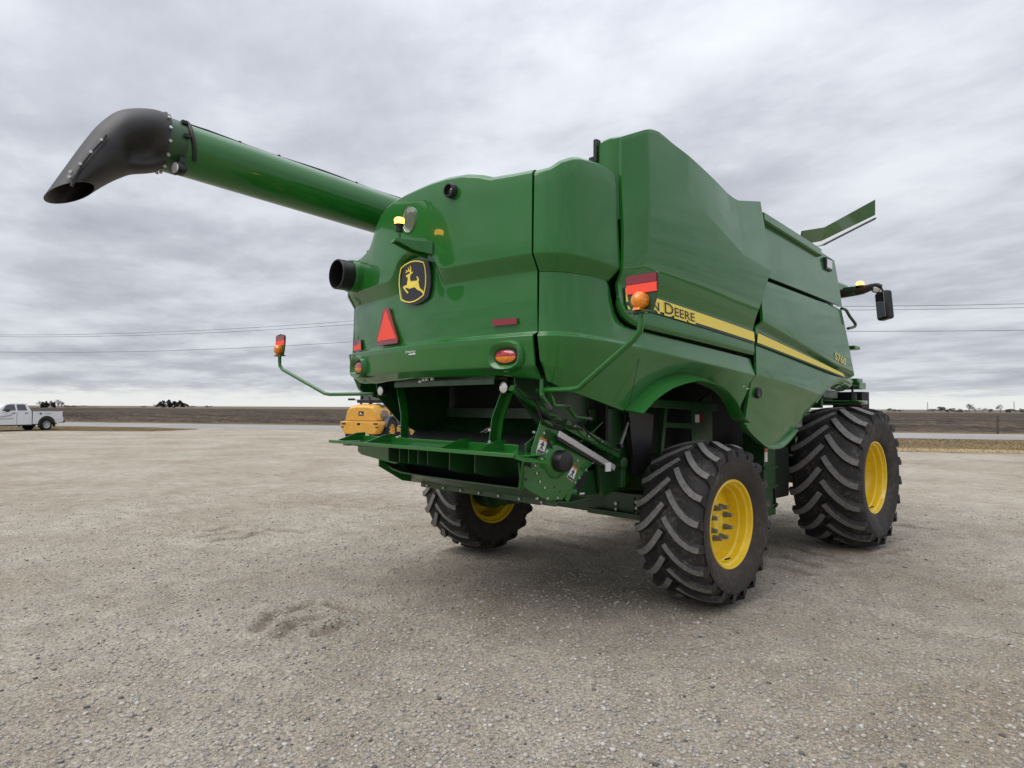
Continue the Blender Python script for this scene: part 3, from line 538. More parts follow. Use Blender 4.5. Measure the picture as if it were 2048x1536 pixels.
flare('front_arch_flare', [(5.95, 1.86), (6.151, 1.972), (6.30, 2.04), (6.437, 2.085), (6.62, 2.122), (6.791, 2.129), (6.95, 2.115), (7.12, 2.085)], [(6.02, 1.86), (6.2, 1.955), (6.35, 2.01), (6.5, 2.045), (6.64, 2.062), (6.80, 2.060), (6.93, 2.045), (7.06, 2.02)], [(0, -.03), (.3, -.02), (1, -.10), (1, -.16), (.2, -.12)], n=30)
# ---- seams' dark backing, top cover, hidden tank walls
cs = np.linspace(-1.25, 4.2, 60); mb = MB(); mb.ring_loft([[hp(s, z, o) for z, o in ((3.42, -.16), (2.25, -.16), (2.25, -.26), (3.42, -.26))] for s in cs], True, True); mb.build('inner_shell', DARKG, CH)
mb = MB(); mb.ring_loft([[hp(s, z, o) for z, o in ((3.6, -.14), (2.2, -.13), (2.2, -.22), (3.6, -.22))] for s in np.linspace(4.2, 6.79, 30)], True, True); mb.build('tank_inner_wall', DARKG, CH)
mb = MB(); s1 = np.linspace(-1.25, 1.30, 60); mb.ring_loft([[hp(s, ZT(s)+.004, -.115), np.array([hp(s, 0)[0]*.96, -1.45, float(ZT(s))-.06]), np.array([hp(s, 0)[0]*.96, -1.45, float(ZT(s))-.10]), hp(s, ZT(s)-.05, -.115)] for s in s1], True, True); mb.build('hood_roof', GREEN, CH)
mb = MB(); s1 = np.linspace(1.36, 2.09, 30); mb.ring_loft([[hp(s, ZCt(s)+.004, -.115), np.array([1.25, float(np.interp(s, [1.36, 2.09], [-1.6, -1.32])), float(ZCt(s))-.06]), np.array([1.25, float(np.interp(s, [1.36, 2.09], [-1.6, -1.32])), float(ZCt(s))-.10]), hp(s, ZCt(s)-.05, -.115)] for s in s1], True, True); mb.build('corner_roof', GREEN, CH)
mb = MB(); mb.box((0, 1.15, 2.85), (2.9, 4.9, 1.5)); mb.build('grain_tank', GREEND, CH, bevel=.02)
for nm in ('corner_panel', 'side_panel', 'wheel_arch_flare', 'hopper_side_panel', 'tank_side_panel', 'tank_rim_rail', 'front_side_panel', 'panel_lip', 'front_arch_flare', 'tank_inner_wall'):
    o = bpy.data.objects[nm]
    if nm == 'corner_panel':
        rows = [(1.345, 2.118, I((1.3, 3.29), (2.14, 3.27)), K(-.035)), (1.348, 2.126, I((1.3, 3.27), (2.14, 3.25)), K(-.006))]+cor_rows[3:]
        o = panel('corner_panel', rows, 40, rho=.008, sub=6, fn=lean(3.0, .03)); o.data.transform(Matrix.Scale(-1, 4, (1, 0, 0))); o.data.flip_normals()
    else: mirror_copy(o, CH)
# ---- decals laid on the curved skin: polygons in (s, z)
def decal(name, poly, off, m, parent=CH, th=.003, grow=None):
    P = [Vector((s, z, 0)) for s, z in poly]; tr = tessellate_polygon([P]); n = len(P); mb = MB()
    b = bmesh.new(); vs = [b.verts.new(p) for p in P]
    for t in tr:
        try: b.faces.new([vs[i] for i in t])
        except ValueError: pass
    bmesh.ops.subdivide_edges(b, edges=[e for e in b.edges if e.calc_length() > .2], cuts=2, use_grid_fill=False)
    b.verts.index_update(); V = [v.co.copy() for v in b.verts]; F = [tuple(v.index for v in f.verts) for f in b.faces]
    of = off if callable(off) else (lambda s, z: off)
    f0 = [hp(v.x, v.y, of(v.x, v.y)+th) for v in V]; f1 = [hp(v.x, v.y, of(v.x, v.y)) for v in V]; k = len(V)
    bd = [(e.verts[0].index, e.verts[1].index) for e in b.edges if len(e.link_faces) == 1]; b.free()
    mb.add(f0+f1, F+[tuple(i+k for i in reversed(f)) for f in F]+[(a, c, c+k, a+k) for a, c in bd])
    return mb.build(name, m, parent, smooth=30)
def pxpoly(pts, off=0): return [S(x, y, off) for x, y in pts]
z4 = lambda u, v: (780+.09116*u, 480+.09115*v)
shield = [(245, 620), (340, 540), (450, 480), (560, 460), (650, 465), (745, 495), (775, 620), (790, 800), (785, 1000), (740, 1210), (640, 1290), (540, 1345), (430, 1370), (330, 1350), (250, 1310), (220, 1150), (205, 950), (215, 780)]
sc_ = lambda P, k: [(500+(u-500)*k, 910+(v-910)*k) for u, v in P]
eo = -.036
pl_ = decal('emblem_plate', pxpoly([z4(*q) for q in sc_(shield, 1.10)]), -.058, DECK, th=.022)
op = pxpoly([z4(*q) for q in sc_(shield, 1.025)], eo); ip = pxpoly([z4(*q) for q in sc_(shield, .965)], eo)
mb = MB(); mb.ring_loft([[hp(*a, eo), hp(*b_, eo), hp(*b_, eo+.004), hp(*a, eo+.004)] for a, b_ in zip(op+op[:1], ip+ip[:1])], True, False); mb.build('emblem_border', DECY, pl_)
deer = [(355, 785), (362, 810), (395, 820), (395, 860), (385, 920), (380, 985), (340, 1000), (290, 1030), (300, 1060), (340, 1120), (380, 1170), (405, 1165), (400, 1145), (365, 1105), (330, 1050), (370, 1050), (430, 1070), (500, 1045), (555, 1040), (590, 1080), (640, 1110), (690, 1130), (730, 1190), (745, 1180), (740, 1150), (715, 1100), (670, 1070), (650, 1030), (635, 960), (625, 910), (640, 890), (635, 850), (600, 795), (585, 800), (600, 840), (605, 885), (570, 895), (500, 900), (460, 910), (445, 880), (445, 800), (460, 745), (490, 740), (515, 695), (490, 700), (470, 715), (468, 680), (470, 620), (445, 565), (438, 575), (452, 620), (448, 665), (430, 665), (410, 610), (395, 610), (410, 650), (405, 675), (380, 675), (360, 660), (353, 668), (370, 690), (345, 725), (350, 732), (390, 700), (430, 690), (445, 700), (440, 730), (400, 755)]
decal('emblem_deer', pxpoly([z4(*q) for q in deer], eo), eo, DECY, pl_)
# slow-moving triangle, reflectors, dealer stickers
tri = decal('warning_triangle', pxpoly([(765, 617), (776, 616), (794, 679), (793, 686), (756, 691), (751, 684)], -.03), -.052, REDR, th=.016)
decal('triangle_face', pxpoly([(770.5, 619), (791, 676.5), (753.5, 682.5)], -.03), -.036, REDF, tri)
decal('reflector', pxpoly([(985.5, 639), (1034, 636), (1034, 648), (985.5, 652)], -.05), -.054, REDR, th=.008)
o = decal('reflector', pxpoly([(709, 682), (722, 679), (723, 700), (708, 703)], -.05), -.054, REDR, th=.008); decal('reflector_face', pxpoly([(708.5, 692), (722.5, 688), (723, 699), (708, 702)], -.05), -.046, REDF, o)
def sticker(x0, y0, w_, h_, parent, off):
    mb = MB(); a = S(x0, y0, off); b_ = S(x0+w_, y0, off); hz_ = abs(S(x0, y0+h_, off)[1]-a[1]); W_ = b_[0]-a[0]
    pts = [(0, .1), (.1, .9), (.16, .2), (.2, .7), (.27, .25), (.33, .65), (.38, .25), (.45, .6), (.5, .2), (.56, .6), (.62, .25), (.68, 1), (.74, .2), (.8, .6), (.86, -.2), (.95, .6), (1, .4)]
    P = [hp(a[0]+W_*u, a[1]+hz_*(v-.5), off+.004) for u, v in pts]; mb.tube(P, .0045, 6)
    q = [hp(a[0]+W_*u, a[1]+hz_*v, off+.004) for u, v in ((.35, -.75), (1, -.75))]; mb.tube(q, .006, 6); return mb.build('dealer_sticker', WHITE, parent)
sticker(812, 704, 20, 8, CH, -.034); sticker(1486, 771, 16, 8, CH, -.045)
def seam_line(pts, off): mb = MB(); mb.tube([hp(*S(x, y, off), off) for x, y in pts], .0022, 5, smooth=6); mb.build('panel_seam', DARKG, CH)
seam_line(((1282.5, 690), (1278, 720), (1268, 765), (1258.5, 812)), -.022)
# ---- yellow stripe with lettering on the hopper panel, running on over the front panel
def ribbon(name, lo, hi, off, m, n=60, parent=CH, th=.003):
    t = np.linspace(0, 1, n); L_ = np.array([lo(k) for k in t]); H_ = np.array([hi(k) for k in t]); rows = 6; mb = MB(); V = []; UV = []; 
    for r in range(rows+1):
        q = L_+(H_-L_)*r/rows
        V += [hp(a, b_, off(a, b_)+th) for a, b_ in q]; UV += [(k, r/rows) for k in t]
    fs = [(r*n+i, r*n+i+1, (r+1)*n+i+1, (r+1)*n+i) for r in range(rows) for i in range(n-1)]
    mb.add(V, fs); mb.uv = UV; return mb.build(name, m, parent, recalc=False)
lerp = lambda a, b_: (lambda t: (a[0]+(b_[0]-a[0])*t, a[1]+(b_[1]-a[1])*t))
soff = lambda s, z: .004+np.interp(z, [2.3, 2.36], [-.01, 0])*0-np.interp((z-DB(s))/(np.maximum(CR2(s)-DB(s), .05)), [0, .2, 1], [.012, 0, .014])
_dk = ribbon('stripe_backing', lerp((2.205, 2.612), (4.315, 2.446)), lerp((2.205, 2.755), (4.315, 2.572)), lambda s, z: soff(s, z)+.001, DECK)
_sp = ribbon('stripe', lerp((2.215, 2.638), (4.315, 2.468)), lerp((2.215, 2.747), (4.315, 2.564)), lambda s, z: soff(s, z)+.004, STRIPE)
foff = lambda s, z: .012-np.interp(z, [1.9, 2.6], [-.0, .022])
ribbon('stripe_backing', lerp((4.375, 2.445), (6.85, 2.180)), lerp((4.41, 2.575), (6.845, 2.200)), lambda s, z: foff(s, z)+.001, DECK)
ribbon('stripe', lerp((4.378, 2.464), (6.85, 2.196)), lerp((4.405, 2.562), (6.76, 2.243)), lambda s, z: foff(s, z)+.004, STRIPE)
def text_mesh(body, small=.78, bold=0.0, shear=0):
    c = bpy.data.curves.new('lettering', 'FONT'); c.body = body; c.small_caps_scale = small; c.shear = shear; c.offset = bold; c.resolution_u = 3
    for i, ch in enumerate(body):
        if ch.islower(): c.body_format[i].use_small_caps = True
    o = bpy.data.objects.new('tmp', c); COL.objects.link(o); bpy.context.view_layer.update()
    me = bpy.data.meshes.new_from_object(o.evaluated_get(bpy.context.evaluated_depsgraph_get())); V = np.array([v.co[:2] for v in me.vertices]); F = [tuple(p.vertices) for p in me.polygons]
    bpy.data.objects.remove(o); return V, F
def lettering(name, body, a, b_, h, off, m, parent, bold=0.0, slant=0, lift=.003):
    V, F = text_mesh(body, bold=bold); x0, x1 = V[:, 0].min(), V[:, 0].max(); y1 = .69
    u = (V[:, 0]-x0)/(x1-x0); v = V[:, 1]/y1; s = a[0]+(b_[0]-a[0])*u+slant*v*h; z = a[1]+(b_[1]-a[1])*u+v*h
    P = [hp(p, q, off(p, q)+lift) for p, q in zip(s, z)]; par = list(range(len(P)))
    def root(i):
        while par[i] != i: i = par[i]
        return i
    for f in F:
        for i in f[1:]: par[root(i)] = root(f[0])
    for r in sorted({root(f[0]) for f in F}):                      # one object for each letter
        fs = [f for f in F if root(f[0]) == r]; ids = sorted({i for f in fs for i in f}); k = {i: j for j, i in enumerate(ids)}
        mb = MB(); mb.add([P[i] for i in ids], [tuple(k[i] for i in f) for f in fs]); mb.build(name, m, parent, recalc=False, smooth=0)
ta, tb = (2.235, 2.634), (3.185, 2.561)
lettering('letter_outline', 'John Deere', (ta[0]-.012, ta[1]-.012), (tb[0]+.012, tb[1]-.012), .106, lambda s, z: soff(s, z)+.006, DECY, _sp, bold=.055, lift=.003)
lettering('letter', 'John Deere', ta, tb, .096, lambda s, z: soff(s, z)+.006, DECK, _sp, bold=.006, lift=.006)
lettering('model_letter', 'S760', (6.44, 2.405), (6.82, 2.345), .085, lambda s, z: .028, DECY, CH, bold=.012, slant=.1, lift=.0)
# marker window, drain hole
q = S(1661, 528); mb = MB(); rr = lambda w_, h_, o: [hp(q[0]+x, q[1]+z, o) for x, z in ((-w_, -h_), (w_, -h_), (w_, h_), (-w_, h_))]
mb.ring_loft([rr(.10, .075, -.06), rr(.10, .075, -.015), rr(.085, .06, -.012)], True, True); o = mb.build('marker_window', BLACK, CH); mb = MB(); mb.ring_loft([rr(.078, .052, -.03), rr(.078, .052, -.006)], True, True); mb.build('marker_lens', WHITE, o)
q = S(1519, 786); P = hp(q[0], q[1], -.02); mb = MB(); mb.lathe([(.022, .0), (.022, .04), (.026, .048), (.022, .056), (-.02, .056)], P, (1, 0, 0), 24); mb.build('latch_hole', BLACK, CH)
# ---- tail lights in flared oval surrounds
def oval(s0, z0, a, b_, off, n=40, pw=2.6):
    o = []
    for k in range(n):
        t = 2*math.pi*k/n; cx_, cz = math.cos(t), math.sin(t)
        o.append(hp(s0+a*math.copysign(abs(cx_)**(2/pw), cx_), z0+b_*math.copysign(abs(cz)**(2/pw), cz), off))
    return o
for sg in (1, -1):
    s0, z0 = 1.085*sg, 2.183
    mb = MB(); mb.ring_loft([oval(s0, z0+.005, .175, .125, -.06), oval(s0, z0+.005, .165, .118, -.012), oval(s0, z0+.004, .150, .104, .012), oval(s0, z0+.002, .137, .090, .008), oval(s0, z0, .118, .066, -.028), oval(s0, z0, .112, .060, -.032), oval(s0, z0, .10, .05, -.06)], True, False)
    o = mb.build('tail_light', GREEN, CH, smooth=60)
    mb = MB(); mb.ring_loft([oval(s0, z0, .112, .060, -.05), oval(s0, z0, .112, .060, -.026), oval(s0, z0, .102, .052, -.024)], True, True); mb.build('lens_rim', BLACK, o)
    for nm, lo_, hi_, m in (('red_lens', .002, 1, TAILR), ('amber_lens', -1, -.002, AMBER)):
        rings = []
        for f, of in ((1, -.03), (1, -.018), (.75, -.008), (.4, -.003), (.02, -.002)):
            r = []
            for k in range(25):
                t = math.pi*k/24*(1 if hi_ == 1 else -1); r.append(hp(s0+.100*f*math.cos(t), z0+.050*f*math.sin(t)+(.001 if hi_ == 1 else -.001), of))
            rings.append(r)
        mb = MB(); mb.ring_loft(rings, False, False); mb.build(nm, m, o)
# ---- hood fittings: round camera, dished port, beacon on its bracket, exhaust
q = S(902, 382); P = Vector(hp(*q, -.025)); nv = Vector((hp(q[0], 0, 1)-hp(q[0], 0, 0))); mb = MB(); mb.lathe([(-.03, .062), (.05, .062), (.062, .055), (.062, .045), (.03, .042), (.026, 0)], P, nv, 28); o = mb.build('round_camera', BLACK, CH)
mb = MB(); mb.lathe([(.027, .04), (.036, .025), (.04, 0)], P, nv, 20); mb.build('camera_lens', GLASS, o)
q = S(818, 439); mb = MB(); mb.ring_loft([oval(q[0], q[1], a, b_, o_, 40, 2) for a, b_, o_ in ((.098, .118, -.02), (.096, .116, .004), (.088, .108, .000), (.05, .06, -.004), (.004, .004, -.005))], True, False); mb.build('dished_port', mat('port_gloss', (.30, .34, .28), .12, metal=.6, coat=1), CH, smooth=60)
BP = onY(800, 440, -2.44); bx, bz = BP[0], BP[2]
mb = MB(); zb = onY(805, 484, -2.44)[2]
mb.prism([(bx-.10, -2.46, zb+.03), (bx+.02, -2.50, zb+.03), (bx+.17, -2.22, zb+.02), (bx+.05, -2.17, zb+.02)], (0, 0, -.018)); mb.prism([(bx-.10, -2.46, zb+.012), (bx+.05, -2.19, zb+.012), (bx+.05, -2.19, zb-.11), (bx-.02, -2.34, zb-.06)], (.014, 0, 0)); mb.prism([(bx+.02, -2.50, zb+.012), (bx+.16, -2.22, zb+.012), (bx+.16, -2.22, zb-.09), (bx+.08, -2.36, zb-.06)], (.012, 0, 0))
br = mb.build('beacon_bracket', GREEN, CH, bevel=.003)
mb = MB(); mb.cyl((bx-.01, -2.44, zb+.03), (bx-.01, -2.44, bz-.085), .014, n=12); mb.build('beacon_pole', GREEN, br)
mb = MB(); mb.lathe([(-.10, 0), (-.10, .03), (-.075, .032), (-.07, .024), (-.05, .03), (-.035, .044), (-.03, 0)], (bx-.01, -2.44, bz), (0, 0, 1), 24); mb.build('beacon_base', BLACK, br)
mb = MB(); mb.lathe([(-.034, .0), (-.034, .040), (.004, .044), (.018, .036), (.022, 0)], (bx-.01, -2.44, bz), (0, 0, 1), 24); mb.build('beacon_lens', LIT, br)
EX, EZ = -1.115, 3.105
mb = MB(); mb.lathe([(-.40, .160), (-.10, .163), (-.085, .157), (-.085, .14)], (EX, -2.30, EZ), (0, -1, 0), 40); ex = mb.build('exhaust', GREEN, CH)
mb = MB(); mb.lathe([(-.12, .150), (.045, .150), (.052, .145), (.052, .136), (-.12, .132), (-.12, .07), (-.05, .07), (-.05, .055), (-.2, .05)], (EX, -2.30, EZ), (0, -1, 0), 40); mb.build('exhaust_sleeve', BLACK, ex)
# ---- signal lamp arms
def lamp_arm(sg):
    P = [(1.18*sg, -1.86, 1.925), (1.50*sg, -2.02, 1.921), (1.72*sg, -2.07, 1.920), (1.80*sg, -2.085, 1.93), (2.40*sg, -2.29, 2.205), (2.452*sg, -2.30, 2.25), (2.463*sg, -2.30, 2.30), (2.464*sg, -2.30, 2.37)]
    mb = MB(); mb.tube([Vector(p) for p in P], .0195, 12); o = mb.build('lamp_arm', GREEN, CH, smooth=60)
    xs = 2.464*sg; out = [(-.075, 2.362), (.075, 2.362), (.10, 2.44), (.116, 2.52), (.116, 2.592), (.104, 2.604), (.0, 2.616), (-.10, 2.598), (-.115, 2.585), (-.115, 2.52), (-.10, 2.44)]
    mb = MB(); mb.prism([(xs+x*sg, -2.295, z) for x, z in out], (0, .012, 0)); mb.box((xs, -2.30, 2.366), (.15, .07, .012)); o2 = mb.build('lamp_paddle', GREEND, o, bevel=.002)
    mb = MB(); mb.box((xs, -2.299, 2.569), (.215, .006, .052)); mb.build('red_strip', REDR, o)
    mb = MB(); mb.box((xs, -2.300, 2.512), (.218, .006, .056)); mb.build('orange_strip', REDF, o)
    mb = MB(); mb.lathe([(-.03, .053), (.02, .056), (.034, .052), (.052, .036), (.06, .015), (.062, 0)], (xs, -2.305, 2.435), (0, -1, 0), 14); mb.add([(xs-.025, -2.36, 2.375), (xs+.025, -2.36, 2.375), (xs+.025, -2.30, 2.375), (xs-.025, -2.30, 2.375), (xs-.02, -2.345, 2.40), (xs+.02, -2.345, 2.40), (xs+.02, -2.30, 2.40), (xs-.02, -2.30, 2.40)], [(0, 1, 5, 4), (4, 5, 6, 7), (0, 3, 2, 1), (1, 2, 6, 5), (0, 4, 7, 3)]); mb.build('amber_lamp', AMBER, o, smooth=0)
    mb = MB(); 
    for x in (-.05, .05): mb.cyl((xs+x, -2.32, 2.356), (xs+x, -2.32, 2.374), .008, n=8)
    tag(mb.build('bolts', STEEL, o), kind='stuff')
lamp_arm(1); lamp_arm(-1)
# ---- unloading auger folded back along the left side
AX, AR = -1.7, .236
ya, za, yb, zb_ = -3.78, 4.172, -1.478, 4.02; sl_ = (zb_-za)/(yb-ya); az = lambda y: za+sl_*(y-ya)
mb = MB(); mb.tube([(AX, -3.80, az(-3.80)), (AX, -2, az(-2)), (AX, 0, az(0)), (AX, 2.6, az(2.6))], AR, 48); AU = mb.build('auger_tube', GREEN, CH)
mb = MB(); mb.tube([(AX, -3.80, az(-3.80)), (AX, -3.64, az(-3.64))], AR+.006, 48); mb.build('auger_end_collar', GREEND, AU)
mb = MB(); mb.tube([(AX, -1.95, az(-1.95)-.0), (AX, 2.7, az(2.7))], .02, 6); mb.tube([(AX, 2.55, az(2.55)+.02), (AX+.05, 2.75, 3.6), (AX+.3, 2.8, 3.2), (-1.3, 2.8, 2.9)], [.24, .26, .27, .27], 24); mb.build('auger_elbow', GREEND, AU)
secs = [((333, 232), (316, 342)), ((296, 219), (296, 347)), ((240, 220), (264, 350)), ((200, 243), (244, 357)), ((165, 280), (228, 365)), ((122, 338), (210, 373)), ((82, 392), (195, 380))]
def sring(i, k=1.0, rx=None):
    a, b_ = Vector(onX(*secs[i][0], AX)), Vector(onX(*secs[i][1], AX)); c = (a+b_)/2; v = (a-b_)/2*(1.02, .98, .97, .96, .93, .92, .90)[i]*k; r = (rx or (.25, .265, .27, .268, .262, .258, .255)[i])*k
    dent = (.0, .05, .045, .012, 0, 0, 0)[i]; out_ = []
    for j in range(40):
        t = 2*math.pi*j/40; a_ = (math.degrees(t)-118+180) % 360-180; out_.append(c+v*math.cos(t)+Vector((r-dent*math.exp(-(a_/26)**2)*3.2, 0, .032 if i == 6 else .015 if i == 5 else 0))*math.sin(t))
    return out_
def dense(R, n=5):
    out = []
    for i in range(len(R)-1):
        p0, p1, p2, p3 = R[max(i-1, 0)], R[i], R[i+1], R[min(i+2, len(R)-1)]
        for k in range(n):
            t = k/n; out.append([.5*(2*b1+(b2-b0)*t+(2*b0-5*b1+4*b2-b3)*t*t+(3*b1-b0-3*b2+b3)*t**3) for b0, b1, b2, b3 in zip(p0, p1, p2, p3)])
    return out+[R[-1]]
mb = MB(); mb.ring_loft(dense([sring(i) for i in range(7)])+list(reversed(dense([sring(i, .94) for i in range(3, 7)]))), True, True); SP = mb.build('auger_spout', BOOT, AU, smooth=60)
# overlapped flap seam of the boot with its bolts, clamp bolts round the collar
mb = MB(); seam = []
for (x, y) in ((143, 372), (160, 335), (182, 305), (205, 280), (212, 270)): seam.append(Vector(onX(x, y, AX+.258)))
mb.tube(seam, .012, 6, smooth=4); mb.build('spout_seam', BOOT, SP)
mb = MB()
for (x, y) in ((204, 281), (183, 305), (162, 329), (142, 345), (140, 355)): p = Vector(onX(x, y, AX+.252)); mb.cyl(p, p+Vector((.022, -.01, 0)), .013, n=10)
for k in range(14):
    t = 2*math.pi*k/14+.25; c = Vector((AX, -3.80, az(-3.80))); p = c+Vector((math.cos(t)*(AR+.02), 0, math.sin(t)*(AR+.02))); mb.cyl(p, p+Vector((math.cos(t)*.022, 0, math.sin(t)*.022)), .014, n=8)
tag(mb.build('spout_bolts', STEEL, SP), kind='stuff')
# cable run, clips and lamp at the auger's end
mb = MB(); cab = [Vector((AX, y, az(y)+AR+.012+.008*math.sin(y*5))) for y in np.arange(2.4, -3.58, -.2)]
for t in np.linspace(90, -36, 14): cab.append(Vector((AX+math.cos(math.radians(t))*(AR+.014), -3.60-.02*math.sin(math.radians(t*2)), az(-3.6)+math.sin(math.radians(t))*(AR+.014))))
mb.tube(cab, .018, 7); mb.build('auger_cable', CABLE, AU)
mb = MB()
for y in (-1.8, -2.25, -2.7, -3.1): mb = MB(); mb.box((AX, y, az(y)+AR+.012), (.05, .022, .03)); mb.build('cable_clip', BLACK, AU)
for t in (50, 10): mb = MB(); mb.box((AX+math.cos(math.radians(t))*(AR+.015), -3.66, az(-3.66)+math.sin(math.radians(t))*(AR+.015)), (.05, .05, .03)); mb.build('cable_clip', BLACK, AU)
lp0 = Vector(onX(352, 336, AX+.235)); mb = MB(); mb.lathe([(-.09, .03), (-.06, .055), (.0, .06), (.012, .056), (.012, 0)], lp0, (.35, -1, -.05), 24); mb.box(lp0+Vector((-.01, .05, .08)), (.05, .05, .05)); o = mb.build('auger_lamp', BLACK, AU)
mb = MB(); mb.lathe([(.011, .05), (.018, .035), (.02, 0)], lp0, (.35, -1, -.05), 24); mb.build('auger_lamp_lens', LAMPG, o)

# ---- wheels
def tyre_mesh(R, W, rr, n, lh, lt, lb, arc):
    mb = MB(); hb = R-lh; prof = [(-.36*W, rr-.012), (-.40*W, rr+.01), (-.455*W, rr+.07), (-.495*W, (rr+R)/2-.02), (-.50*W, (rr+R)/2+.04), (-.485*W, R-.15), (-.45*W, hb-.045), (-.36*W, hb-.012), (-.18*W, hb), (0, hb+.003)]
    prof = prof+[(-a, b_) for a, b_ in reversed(prof[:-1])]
    dn = [np.array(p) for p in prof]; Q = _cr(np.array(dn), 3); mb.lathe([tuple(q) for q in Q], n=96)
    crown = lambda w_: R-.055*(abs(w_)/(.5*W))**2.4
    for side in (1, -1):
        for i in range(n):
            th0 = 2*math.pi*(i+(.5 if side > 0 else 0))/n; secs_ = []
            for u in np.linspace(0, 1, 8):
                w_ = side*W*(.015+.475*u); a = arc*(1-(1-u)**1.7)*.98; secs_.append((w_, a))
            rings = []
            for k, (w_, a) in enumerate(secs_):
                p, q = secs_[max(k-1, 0)], secs_[min(k+1, 7)]; t = np.array([q[0]-p[0], q[1]-p[1]]); t /= np.linalg.norm(t); nrm = np.array([-t[1], t[0]])*side
                tp = crown(w_); bs = hb-.045 if k > 5 else hb-.02; ring = []
                ks = 1+.15*(k/7)
                for hw, r in ((-lb/2*ks, bs), (-lt/2*ks, tp), (lt/2*ks, tp), (lb/2*ks, bs)):
                    ww = w_+nrm[0]*hw; aa = th0+(a+nrm[1]*hw)/R; ring.append((ww, r*math.cos(aa), r*math.sin(aa)))
                rings.append(ring)
            # shoulder end drops down the sidewall
            w_, a = secs_[-1]; ring = []
            for hw, r in ((-lb/2, hb-.10), (-lt/2*1.1, hb-.055), (lt/2*1.1, hb-.055), (lb/2, hb-.10)):
                aa = th0+(a+.02+hw)/R; ring.append((side*(W*.497), r*math.cos(aa), r*math.sin(aa)))
            rings.append(ring); o = len(mb.v)
            for r in rings: mb.v += [tuple(map(float, x)) for x in r]
            m = len(rings)
            for k in range(m-1):
                for j in range(3): mb.f.append((o+k*4+j, o+k*4+j+1, o+(k+1)*4+j+1, o+(k+1)*4+j)); mb.m.append(1 if (j == 1 and k < m-2) else 0)
            mb.f.append((o, o+3, o+2, o+1)); mb.m.append(0); e_ = o+(m-1)*4; mb.f.append((e_, e_+1, e_+2, e_+3)); mb.m.append(0)
    return mb
def wheel(kind, x, y, R, W, rr, rz=0, sg=1):
    n, lh, lt, lb, arc = (20, .045, .050, .085, .27) if kind == 'rear' else (19, .055, .066, .115, .36)
    root = empty('wheel', (x, y, R)); root.parent = CH; root.rotation_euler = (0, 0, rz)
    t = tyre_mesh(R, W, rr, n, lh, lt, lb, arc).build('tyre', [TYRE, LUG], root, smooth=32)
    xo = .39*W; mb = MB()
    mb.lathe([(xo-.02, rr+.012), (xo+.012, rr+.02), (xo+.02, rr+.012), (xo+.016, rr-.004), (xo-.015, rr-.012), (xo-.03, rr-.03), (xo-.085, rr-.036), (xo-.10, rr-.052), (xo-.17, rr-.056), (xo-.20, rr-.075), (xo-.24, rr-.085), (-xo+.05, rr-.06), (-xo+.03, rr-.02), (-xo, rr-.012), (-xo-.012, rr+.012), (-xo+.02, rr+.012)], n=72)
    mb.build('rim', YELL, root, smooth=30)
    dx = xo-.17 if kind == 'rear' else xo-.34
    mb = MB(); mb.lathe([(dx-.012, rr-.06), (dx, rr-.085), (dx+.006, rr-.10), (dx+.022, rr-.16), (dx+.024, .20), (dx+.03, .185), (dx+.032, .10), (dx+.05, .085), (dx+.052, 0)], n=64); mb.lathe([(dx-.03, rr-.07), (dx-.03, 0)], n=48); mb.build('wheel_disc', YELL, root, smooth=30)
    for k in range(8):
        a = math.radians(22.5+45*k); c = Vector((dx+.025, math.cos(a)*.148, math.sin(a)*.148)); mb = MB()
        mb.cyl(c, c+Vector((.035, 0, 0)), .030, n=6); mb.cyl(c+Vector((.035, 0, 0)), c+Vector((.085, 0, 0)), .022, .019, n=12); mb.build('wheel_nut', NUTG, root)
    mb = MB(); c = Vector((xo-.06, .0, -rr+.055)); mb.cyl(c, c+Vector((.05, 0, .02)), .008, n=8); mb.build('valve_stem', BLACK, root)
    if sg < 0: root.rotation_euler = (0, 0, math.pi+rz); 
    return root
RR, RW, RF, FW = .7416, .64, .9093, .84
wheel('rear', 1.9048-RW/2, 0, RR, RW, .385); wheel('rear', -1.9048+RW/2, 0, RR, RW, .385, sg=-1)
wheel('front', 1.9961-FW/2, 3.6771, RF, FW, .449); wheel('front', -1.9961+FW/2, 3.6771, RF, FW, .449, sg=-1)
for o in [c for c in CH.children if c.name.startswith('wheel') and c.type == 'EMPTY']:
    if abs(o.rotation_euler.z) > 3:   # keep the lug direction of the machine's left tyres
        for ch in o.children:
            if ch.name.startswith('tyre'): ch.rotation_euler = (0, 0, math.pi)

